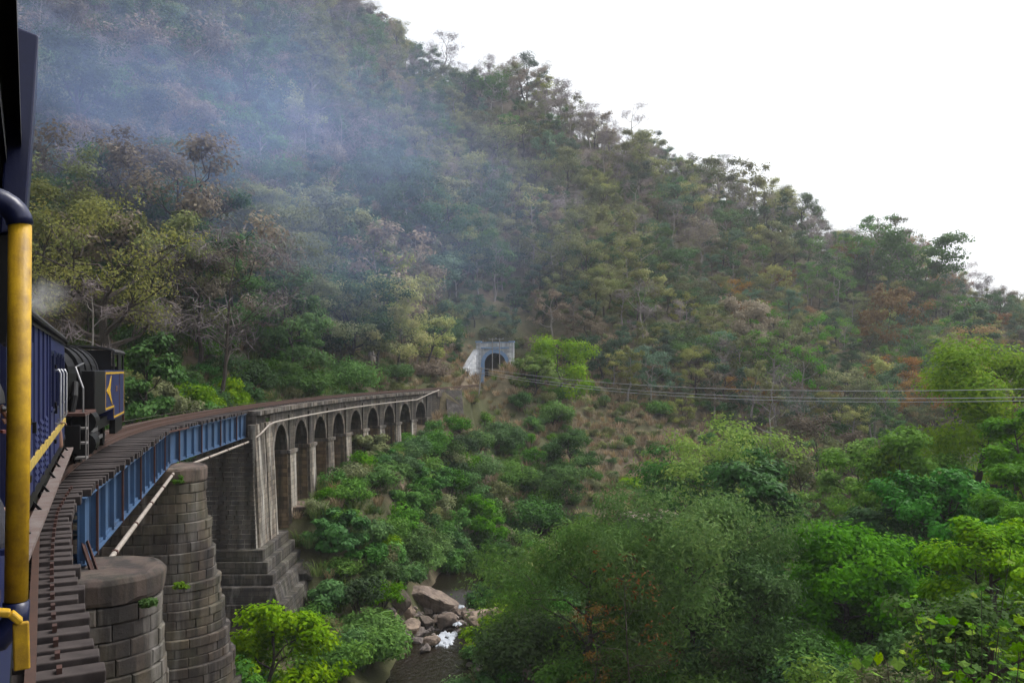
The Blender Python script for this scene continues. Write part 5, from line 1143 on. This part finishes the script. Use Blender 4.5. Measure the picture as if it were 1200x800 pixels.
# --- countable shrubs over the banks
BS = [data_of('shrub_crown', bush_geo(300 + i, 2.0, 1.5, 2200, .105, .5, 16), M['bark']) for i in range(4)]
BV = {(mk, i): (with_mat(BS[i][0], LM[mk]), BS[i][1]) for mk in ('mid', 'dark', 'glossy', 'olive', 'lime', 'brown', 'bright') for i in range(4)}
def ok_bank(X, Y_):
    S, O = track_so(X, Y_); d = seg_dist(X, Y_, RIV); px = 600 + FPX * X / np.maximum(Y_, 1)
    g = (d > 3.1) & ~((abs(O) < 3.2) & (S < 158)) & (px > 120) & (px < 1260) & ~((S > 49) & (S < 66) & (O > -4) & (O < 5)) & ~((abs(S - 39) < 4) & (O < 5.5) & (O > -5.5)) & ~((S < 38) & (O < 4.5)) & ~((O > 2) & (O < 5.5) & (S > 96) & (S < 110))
    g &= ~((px > 535) & (px < 610) & (Y_ > 112) & (Y_ < 160)); return g
BP = poisson(12000, -40, 70, 26, 150, lambda x, y: 1.55 + .006 * y, np.random.default_rng(8), ok_bank)
BZ = height(BP[:, 0], BP[:, 1]); f_ = in_frame(BP[:, 0], BP[:, 1], BZ + 1, 10); BP, BZ = BP[f_], BZ[f_]; f_ = visible(BP[:, 0], BP[:, 1], BZ + 1.6); BP, BZ = BP[f_], BZ[f_]
order = np.argsort(BP[:, 1]); BP, BZ = BP[order], BZ[order]; shrubs = []
LOOKB = dict(mid='mid green', dark='dark green', glossy='deep green', olive='olive', lime='yellow-green', brown='dry brown', bright='fresh green')
bp_, bi_, bs_ = [], [], []; sk_ = {}; NB = 250
for i, ((x, y), z) in enumerate(zip(BP, BZ)):
    px = 600 + FPX * x / y; S, O = track_so(np.array([x]), np.array([y])); S, O = float(S[0]), float(O[0])
    dry = (px > 660 and px < 830 and y > 100) or (px > 500 and px < 560 and y > 98) or (O < -2 and y > 95)
    r = (patch(x * 2.3, y * 2.3) * .6 + .4 * rgp.random())
    mk = (['brown', 'olive', 'brown', 'mid'] if dry else ['mid', 'glossy', 'dark', 'bright', 'olive', 'mid', 'lime'])[int(r * (4 if dry else 7)) % (4 if dry else 7)]
    if dry and rgp.random() < .5: continue
    sc_ = float(rgp.uniform(.6, 1.3)) * (.7 if dry else 1); j = int(rgp.integers(0, 4))
    if i < NB:
        zn = 'between the viaduct and the stream' if px < 640 and O > 0 else ('above the track along the viaduct' if O < 0 else ('on the dry slope beyond the stream' if dry else 'on the far bank of the stream'))
        e = place('bank_shrub', *BV[mk, j], (x, y, z - .1), rgp.uniform(0, 6.28), (sc_ * 1.1, sc_ * 1.1, sc_ * rgp.uniform(.7, 1.15)), f'{"big " if sc_ > .95 else ("little " if sc_ < .7 else "")}{LOOKB[mk]} shrub {zn}', 'shrub', 'shrubs ' + zn, 'foliage', 'stems')
        if (mk, j) not in sk_: sk_[mk, j] = (e.children[0], e.children[1])
    else: shrubs.append((x, y, z, mk, j, sc_))
print('shrubs', len(BP), 'individual', min(NB, len(BP)))
# low undergrowth everywhere on the slopes
UP = poisson(60000, -170, 170, 30, 300, lambda x, y: .9 + .011 * y, np.random.default_rng(9), lambda X, Y_: ok_bank(X, Y_) | ((Y_ > 95) & ok_hill(X, Y_)))
UZ = height(UP[:, 0], UP[:, 1]); f_ = in_frame(UP[:, 0], UP[:, 1], UZ + 1, 10); UP, UZ = UP[f_], UZ[f_]; f_ = visible(UP[:, 0], UP[:, 1], UZ + 2.); UP, UZ = UP[f_], UZ[f_]
keys = list(sk_); kd = {}
for n_, (mk, j) in enumerate(keys): kd.setdefault(mk, []).append(n_)
pts, idx, scl = [], [], []
for (x, y), z in zip(UP, UZ):
    px = 600 + FPX * x / y; S, O = track_so(np.array([x]), np.array([y])); S, O = float(S[0]), float(O[0])
    dry = (px > 650 and px < 830 and 98 < y < 150) or (px > 480 and px < 565 and 98 < y < 150) or (O < 0 and y > 90 and y < 140); r = rgp.random()
    mk = ('brown' if r < .5 else ('olive' if r < .8 else 'mid')) if dry or y > 130 else ('mid' if r < .3 else 'dark' if r < .5 else 'glossy' if r < .65 else 'olive' if r < .85 else 'lime')
    if mk not in kd: mk = 'olive' if 'olive' in kd else list(kd)[0]
    pts.append((x, y, z - .15)); idx.append(kd[mk][int(rgp.integers(0, len(kd[mk])))]); scl.append(float(rgp.uniform(.3, .62)) * (1 + .006 * max(0, y - 60)))
for x, y, z, mk, j, sc_ in shrubs:
    if mk in kd: pts.append((x, y, z - .1)); idx.append(kd[mk][j % len(kd[mk])]); scl.append(sc_)
scatter('undergrowth', pts, idx, scl, [sk_[k_] for k_ in keys], 'low mixed scrub covering the river banks and hillside', 'undergrowth')
print('undergrowth', len(pts))
# grass tufts
def tuft(seed, n=60, h=.75):
    rg = np.random.default_rng(seed); V, F, v = [], [], []
    for i in range(n):
        a = rg.uniform(0, 6.28); r = .35 * math.sqrt(rg.random()); b = np.array([r * math.cos(a), r * math.sin(a), -.05]); d = np.array([math.cos(a) * rg.uniform(.1, .6), math.sin(a) * rg.uniform(.1, .6), 1.]); L_ = h * rg.uniform(.5, 1.2)
        t = np.array([-math.sin(a), math.cos(a), 0]) * .022; m_ = b + d * L_ * .6; e = m_ + np.array([d[0] * 1.6, d[1] * 1.6, .55]) * L_ * .45
        k = len(V); V += [b - t, b + t, m_ + t * .8, m_ - t * .8, e, e]; F += [(k, k + 1, k + 2, k + 3), (k + 3, k + 2, k + 4, k + 5)]; v += [rg.random()] * 2
    return np.array(V), np.array(F), v
gt = []
for i, (mt, px, py, Y_, lb) in enumerate([('dryg', 545, 470, 112, 'dry straw grass tuft on the bank by viaduct end'), ('dryg', 720, 520, 120, 'dry straw grass tuft on the slope beyond the stream'), ('greeng', 470, 690, 60, 'green grass tuft above the upright river rock'), ('greeng', 240, 470, 60, 'green grass tuft beside the track behind the girder')]):
    V, F, v = tuft(40 + i); X_ = (px - 600) / FPX * Y_; o = mesh_np('grass_tuft', V, F, LM[mt], v); o.location = (X_, Y_, hz(X_, Y_)); tag(o, lb, 'grass'); gt.append((o,))
GP = poisson(50000, -60, 60, 34, 160, lambda x, y: .35 + .006 * y, np.random.default_rng(10), lambda X, Y_: (seg_dist(X, Y_, RIV) > 2.8) & (abs(track_so(X, Y_)[1]) > 2.5))
GZ = height(GP[:, 0], GP[:, 1]); f_ = in_frame(GP[:, 0], GP[:, 1], GZ, 10); GP, GZ = GP[f_], GZ[f_]; f_ = visible(GP[:, 0], GP[:, 1], GZ + 1.2); GP, GZ = GP[f_], GZ[f_]
pxg = 600 + FPX * GP[:, 0] / GP[:, 1]; dryp = np.clip((GP[:, 1] - 70) / 50, .25, .85); gi_ = np.where(rgp.random(len(GP)) < dryp, rgp.integers(0, 2, len(GP)), 2 + rgp.integers(0, 2, len(GP)))
scatter('grass', np.c_[GP, GZ], gi_, rgp.uniform(.7, 1.5, len(GP)) * (1 + .004 * np.maximum(0, GP[:, 1] - 60)), gt, 'dry and green grass on the banks and beside the track', 'grass')
print('grass', len(GP))

# ------------------------------------------------------------------ boulders in the stream
def rock_mesh(seed, sx, sy, sz, sub=4):
    import bmesh
    from mathutils import noise as mn
    bm = bmesh.new(); bmesh.ops.create_icosphere(bm, subdivisions=sub, radius=1); rg = np.random.default_rng(seed)
    dirs = unit(rg.normal(size=(14, 3))); offs = rg.uniform(.5, .82, 14); o_ = Vector(rg.uniform(0, 50, 3))
    for v in bm.verts:
        d = np.array(v.co); d /= np.linalg.norm(d); t = dirs @ d; c = np.where(t > .05, offs / np.maximum(t, .05), 9.); f = min(1.0, float(c.min()))
        q = Vector(d); f *= 1 + .09 * mn.noise(q * 1.7 + o_) + .05 * mn.noise(q * 4.5 + o_) + .025 * mn.noise(q * 11 + o_)
        v.co = (d[0] * f * sx, d[1] * f * sy, d[2] * f * sz)
    me = bpy.data.meshes.new('boulder'); bm.to_mesh(me); bm.free(); return me
def hit(px, py, y0=25., y1=160.):
    Ys = np.linspace(y0, y1, 700); zr = EYE + (HY - py) / FPX * Ys; g_ = np.maximum(height((px - 600) / FPX * Ys, Ys), WZ); k = np.argmax(zr <= g_); return float(Ys[k])
def boulder(px, py, Y_, w_, h_, label, rot=(0, 0, 0), mat='boulder', deep=.9, seed=0):
    Y_ = hit(px, py + h_ * .32); p = U(px, py, Y_); sx = w_ / FPX * Y_ / 2; sz = h_ / FPX * Y_ / 2; me = rock_mesh(int(px * 3 + py + seed), sx * 1.1, sx * deep, sz * 1.15); me.materials.append(M[mat]); o = bpy.data.objects.new('boulder', me); link(o); o.location = p; o.rotation_euler = rot
    return tag(o, label, 'boulder', 'boulders in the stream')
boulder(504, 701, 67, 72, 34, 'big brown slanting boulder with flat face above the rapids', (0, R(24), R(10)))
boulder(468, 704, 64.5, 25, 44, 'upright pointed boulder beside the big slanting one', (0, R(-18), 0))
boulder(478, 716, 62.5, 26, 22, 'rounded boulder at the foot of the upright rock')
boulder(566, 730, 59, 52, 36, 'tan rounded boulder under the vine curtain', (0, R(-12), 0))
boulder(549, 719, 62.5, 18, 14, 'small round stone at the head of the rapids')
boulder(523, 729, 61, 34, 20, 'low brown boulder in the middle of the rapids', (0, R(-8), 0)); boulder(500, 727, 61.5, 22, 17, 'pale round boulder left of the rapids gap' .replace('left of the', 'beside the'))
boulder(479, 734, 60, 30, 18, 'flat brown boulder on the shingle by rapids'); boulder(508, 751, 57, 22, 15, 'wet grey boulder below the white water'); boulder(537, 716, 64, 24, 14, 'low stone under the big slanting boulder')
boulder(598, 675, 74, 44, 16, 'pale flat rock at the edge of upper pool', deep=1.2); boulder(612, 654, 80, 30, 12, 'long low rock at the tail of upper pool', deep=1.2); boulder(552, 670, 74, 22, 18, 'dark rock in the shade of the bank thicket', mat='pebble')
boulder(763, 614, 97, 66, 26, 'broad brown rock slab beside the stream bend', (0, R(10), R(30)), deep=1.4); boulder(785, 606, 100, 34, 16, 'pale smooth slab top at the stream bend', (0, R(12), 0), deep=1.4); boulder(640, 640, 86, 50, 10, 'flat stony ledge above the upper pool', deep=1.5)
boulder(1088, 742, 42, 70, 40, 'bare pinkish rock face beside the fresh green tree', (R(20), R(15), 0), deep=1.0); boulder(935, 755, 41, 60, 30, 'pale rock patch below the dark drooping tree', (0, 0, 0)); boulder(630, 792, 45, 60, 40, 'large shaded boulder at the foot of vine curtain'); boulder(935, 610, 80, 40, 24, 'dark shaded rock under the dry thicket', mat='pebble')
for i, (px, py, w_, h_) in enumerate([(462, 722, 20, 14), (490, 741, 24, 15), (516, 726, 20, 13), (530, 722, 18, 12), (545, 741, 16, 11), (472, 746, 22, 13), (548, 758, 18, 11), (498, 760, 16, 10), (556, 768, 18, 12), (582, 690, 26, 12), (625, 660, 30, 11), (604, 668, 20, 9), (655, 645, 30, 9), (690, 632, 34, 10), (730, 622, 30, 10), (562, 782, 20, 13)]):
    boulder(px, py, 0, w_, h_, 'medium tan rock lying in the stream bed', (0, R(random.uniform(-15, 15)), random.uniform(0, 3)), ['boulder', 'pebble'][i % 2], .9)
rgb_ = np.random.default_rng(21); rm = [rock_mesh(500 + i, .5, .45, .34, 2) for i in range(4)]
for m_ in rm: m_.materials.append(M['pebble'])
stp = [(548, 768, 55), (551, 779, 54), (545, 760, 56), (490, 752, 57.5), (497, 741, 59), (463, 727, 62), (458, 735, 60), (472, 742, 59), (484, 748, 58), (512, 738, 60), (515, 716, 64), (524, 720, 63.5), (500, 716, 64), (490, 720, 63), (533, 742, 58.5), (560, 752, 57), (456, 718, 63), (470, 750, 58), (541, 731, 61), (553, 741, 58.5), (620, 778, 47), (640, 770, 47)]
for i in range(80): a = rgb_.uniform(0, 1); stp.append((452 + 92 * a + rgb_.normal(0, 5), 748 - 34 * rgb_.random() - 6 * a, 0))
for i, (px, py, Y_) in enumerate(stp):
    Y_ = hit(px, py); p = U(px, py, Y_); o = bpy.data.objects.new('river_stone', rm[i % 4]); link(o); k_ = float(rgb_.uniform(.5, 1.25)) if i < 22 else float(rgb_.uniform(.3, .75)); o.scale = (k_, k_, k_ * rgb_.uniform(.7, 1.1)); o.location = (p.x, p.y, p.z + .02); o.rotation_euler = (0, 0, rgb_.uniform(0, 6.28)); tag(o, 'loose cobble among the boulders of the rapids', 'stone', 'cobbles at the rapids')
for i, (px, py) in enumerate([(505, 655), (522, 645), (495, 670), (530, 622), (515, 602), (540, 605), (552, 645), (470, 685), (455, 668), (490, 635), (562, 612), (525, 578), (545, 582), (500, 565), (530, 548), (480, 655), (510, 630), (535, 660), (470, 625), (575, 590), (445, 690), (430, 665), (560, 560), (505, 535), (590, 610), (610, 640), (520, 670)]):
    Yh = hit(px, py); w_ = 46 + 18 * random.random()
    spec('bank_shrub', px, py - 30 - 14 * random.random(), Yh, w_, LOOKB[['mid', 'glossy', 'mid', 'bright', 'olive'][i % 5]] + ' shrub on the steep bank above the slanting boulder', ['mid', 'glossy', 'mid', 'bright', 'olive'][i % 5], 'bush', 1500, .10, .55, cat='shrub', group='shrubs on the steep bank above the boulders', lumps=16)
for i in range(16):
    s_ = 60 + i * 2.6 + random.uniform(-.8, .8); p = T(s_, random.uniform(3.0, 4.8)); mt = ['mid', 'olive', 'bright', 'glossy'][i % 4]; j = i % 4
    place('bank_shrub', *BV[mt, j], (p.x, p.y, hz(p.x, p.y) - .15), random.uniform(0, 6), random.uniform(.6, .95), LOOKB[mt] + ' shrub growing at the foot of the viaduct arches', 'shrub', 'shrubs at the foot of the arches', 'foliage', 'stems')
# white water
fm, ft, fp, fo = new_mat('foam'); fp.inputs['Base Color'].default_value = (.42, .45, .5, 1); fp.inputs['Roughness'].default_value = .5; ft.links.new(bump(ft, noise(ft, 9, 5), .8, .08), fp.inputs['Normal'])
m = MB(); rgf = np.random.default_rng(77)
for px, py, wd_ in ((509, 746, .5), (515, 744, .6), (522, 741, .6), (529, 743, .5), (536, 734, .4), (540, 726, .3), (517, 749, .7), (526, 748, .6), (533, 739, .35), (512, 751, .45), (505, 752, .3), (522, 753, .4)):
    Y_ = (EYE - WZ - .15) * FPX / (py - HY); c = U(px, py, Y_); rws = []; ph = rgf.uniform(0, 6.28, 4); na = 28
    for rr_ in (0.02, .3, .6, .85, 1.0):
        rws.append([])
        for a in range(na):
            t_ = a / na * 6.283; rad_ = wd_ * .62 * (1 + .35 * math.sin(3 * t_ + ph[0]) + .25 * math.sin(7 * t_ + ph[1]) + .15 * math.sin(11 * t_ + ph[2])) * rr_
            zz = WZ + (.07 if py > 738 else .07 + .09 * (738 - py)) + (.06 * math.sin(9 * rr_ + 4 * t_ + ph[3]) + .05 * rgf.random()) * (1 - rr_) - .1 * (rr_ == 1.0)
            rws[-1].append((c.x + rad_ * math.cos(t_), c.y + rad_ * 1.7 * math.sin(t_), zz))
    m.strip(rws, True)
o = m.build('white_water', fm, smooth=True); tag(o, 'white foaming water tumbling between the boulders', 'white water', kind='stuff')

# ------------------------------------------------------------------ big-leaved plant close by on the bank
def lobed_leaf(seed):
    rg = np.random.default_rng(seed); n = 15; rim = []
    for k in range(n):
        a = -math.pi * .9 + 2 * math.pi * .9 * k / (n - 1); r = .1 * (1 - .28 * abs(math.sin(2.5 * a))) * (1 + .25 * math.cos(a)) * rg.uniform(.93, 1.05); rim.append((math.cos(a) * r, math.sin(a) * r, -.25 * abs(math.sin(a) * r) + .012 * math.cos(5 * a) - .5 * max(0, math.cos(a) * r) ** 2 * 4))
    V = [(0, 0, 0)] + rim; F = [(0, k, k + 1) for k in range(1, n)]; me = bpy.data.meshes.new('leaf'); me.from_pydata(V, [], F); me.update()
    a = me.attributes.new('v', 'FLOAT', 'FACE'); a.data.foreach_set('value', np.full(len(me.polygons), rg.random(), np.float32)); return me
lv = [lobed_leaf(i) for i in range(5)]
for i, m_ in enumerate(lv): m_.materials.append(LM['lime' if i % 2 else 'bright'])
def big_leaf_plant(base, tips, nl, label, seed):
    rg = np.random.default_rng(seed); root = empty('big_leaved_plant', base); tag(root, label, 'plant', 'big-leaved plants beside the bridge'); b = Vector(base)
    for t_ in tips:
        t_ = Vector(t_); mid = b.lerp(t_, .55) + Vector((rg.normal(0, .2), rg.normal(0, .2), .3)); m = MB(); pts_ = [((1 - f) ** 2) * b + 2 * f * (1 - f) * mid + f * f * t_ for f in [k / 8 for k in range(9)]]; m.tube(pts_, [.014 - .011 * k / 8 for k in range(9)], 6); child(m, 'stem', M['bark'], root)
        for j in range(nl):
            f = 1 - .62 * (j / nl) ** 1.1; p = pts_[min(8, int(f * 8))].lerp(pts_[min(8, int(f * 8) + 1)], f * 8 % 1); q = p + Vector(rg.normal(0, .13 + .14 * (1 - f), 3)); o = bpy.data.objects.new('leaf', lv[int(rg.integers(0, 5))]); link(o, root)
            o.location = q - b; sc_ = float(rg.uniform(.4, .85)); o.scale = (sc_,) * 3; o.rotation_euler = (rg.normal(0, .5), rg.normal(0.2, .5), rg.uniform(0, 6.28))
def TP(*a): return [U(px, py, Y_) for px, py, Y_ in a]
g0 = Vector((6.2, 11.5, hz(6.2, 11.5))); big_leaf_plant(g0, TP((1062, 690, 10.5), (1085, 702, 10.2), (1150, 690, 10), (1185, 640, 10), (1120, 740, 9.5), (1170, 760, 9), (1205, 700, 9.3), (1140, 720, 10.4), (1195, 745, 8.8)), 30, 'big-leaved pale green plant reaching up beside the bridge', 3)
g1 = Vector((4.2, 9.6, hz(4.2, 9.6))); big_leaf_plant(g1, TP((1010, 770, 9.4), (1040, 775, 9), (1075, 785, 9), (1100, 772, 9.2), (1030, 800, 8.6)), 14, 'lower big-leaved plant with yellowing leaves under the taller one', 4)
spec('riverside_tree', 1160, 690, 15, 230, 'tangled green tree behind the big-leaved plant', 'mid', 'round', 9000, .05, .5, bole=.1, limbs=10, clr=1.3)
spec('riverside_tree', 1075, 770, 17, 200, 'low tangled tree top under the big-leaved plant', 'olive', 'round', 7000, .05, .5, bole=.1, limbs=9, clr=1.3)

# ------------------------------------------------------------------ smoke, steam and haze
def volume_blob(name, center, axes, rot, dens, colr, nscale, lo_, hi_, label, aniso=.2):
    import bmesh
    bm = bmesh.new(); bmesh.ops.create_icosphere(bm, subdivisions=3, radius=1.0); me = bpy.data.meshes.new(name); bm.to_mesh(me); bm.free()
    o = bpy.data.objects.new(name, me); link(o); o.location = center; o.scale = axes; o.rotation_euler = rot
    m = bpy.data.materials.new(name); m.use_nodes = True; t = m.node_tree; t.nodes.clear(); out = N(t, 'ShaderNodeOutputMaterial'); pv = N(t, 'ShaderNodeVolumePrincipled')
    pv.inputs['Color'].default_value = (*colr, 1); pv.inputs['Anisotropy'].default_value = aniso
    tc = N(t, 'ShaderNodeTexCoord'); ln = N(t, 'ShaderNodeVectorMath', operation='LENGTH'); t.links.new(tc.outputs['Object'], ln.inputs[0])
    mr = N(t, 'ShaderNodeMapRange', interpolation_type='SMOOTHSTEP'); mr.inputs[1].default_value = .97; mr.inputs[2].default_value = .15; t.links.new(ln.outputs['Value'], mr.inputs[0])
    n_ = noise(t, nscale, 4, tc.outputs['Object'], .55, .5); m2 = N(t, 'ShaderNodeMapRange', interpolation_type='SMOOTHSTEP'); m2.inputs[1].default_value = lo_; m2.inputs[2].default_value = hi_; t.links.new(n_, m2.inputs[0])
    mu = N(t, 'ShaderNodeMath', operation='MULTIPLY'); t.links.new(mr.outputs[0], mu.inputs[0]); t.links.new(m2.outputs[0], mu.inputs[1])
    m3 = N(t, 'ShaderNodeMath', operation='MULTIPLY'); t.links.new(mu.outputs[0], m3.inputs[0]); m3.inputs[1].default_value = dens; t.links.new(m3.outputs[0], pv.inputs['Density'])
    t.links.new(pv.outputs[0], out.inputs['Volume']); me.materials.append(m); tag(o, label, 'smoke', kind='stuff'); return o
volume_blob('smoke', U(265, 148, 80), (42, 24, 22), (0, R(22), 0), .040, (.46, .6, 1.0), 2.0, .3, .78, 'thin blue coal smoke drifting across the hillside')
volume_blob('steam', U(50, 348, 25), (.9, 1.2, .7), (0, R(-20), 0), .7, (.9, .9, .9), 1.8, .35, .7, 'small puff of white steam over the carriage roof')
hzm = bpy.data.materials.new('haze'); hzm.use_nodes = True; t = hzm.node_tree; t.nodes.clear(); out = N(t, 'ShaderNodeOutputMaterial'); pv = N(t, 'ShaderNodeVolumePrincipled'); pv.inputs['Color'].default_value = (.86, .9, 1, 1); pv.inputs['Density'].default_value = .0003; pv.inputs['Anisotropy'].default_value = .3; t.links.new(pv.outputs[0], out.inputs['Volume'])
m = MB(); m.box(-960, 1260, -360, 1460, -43, 215); o = m.build('haze', hzm); tag(o, 'thin pale haze over the whole valley', 'haze', kind='stuff')
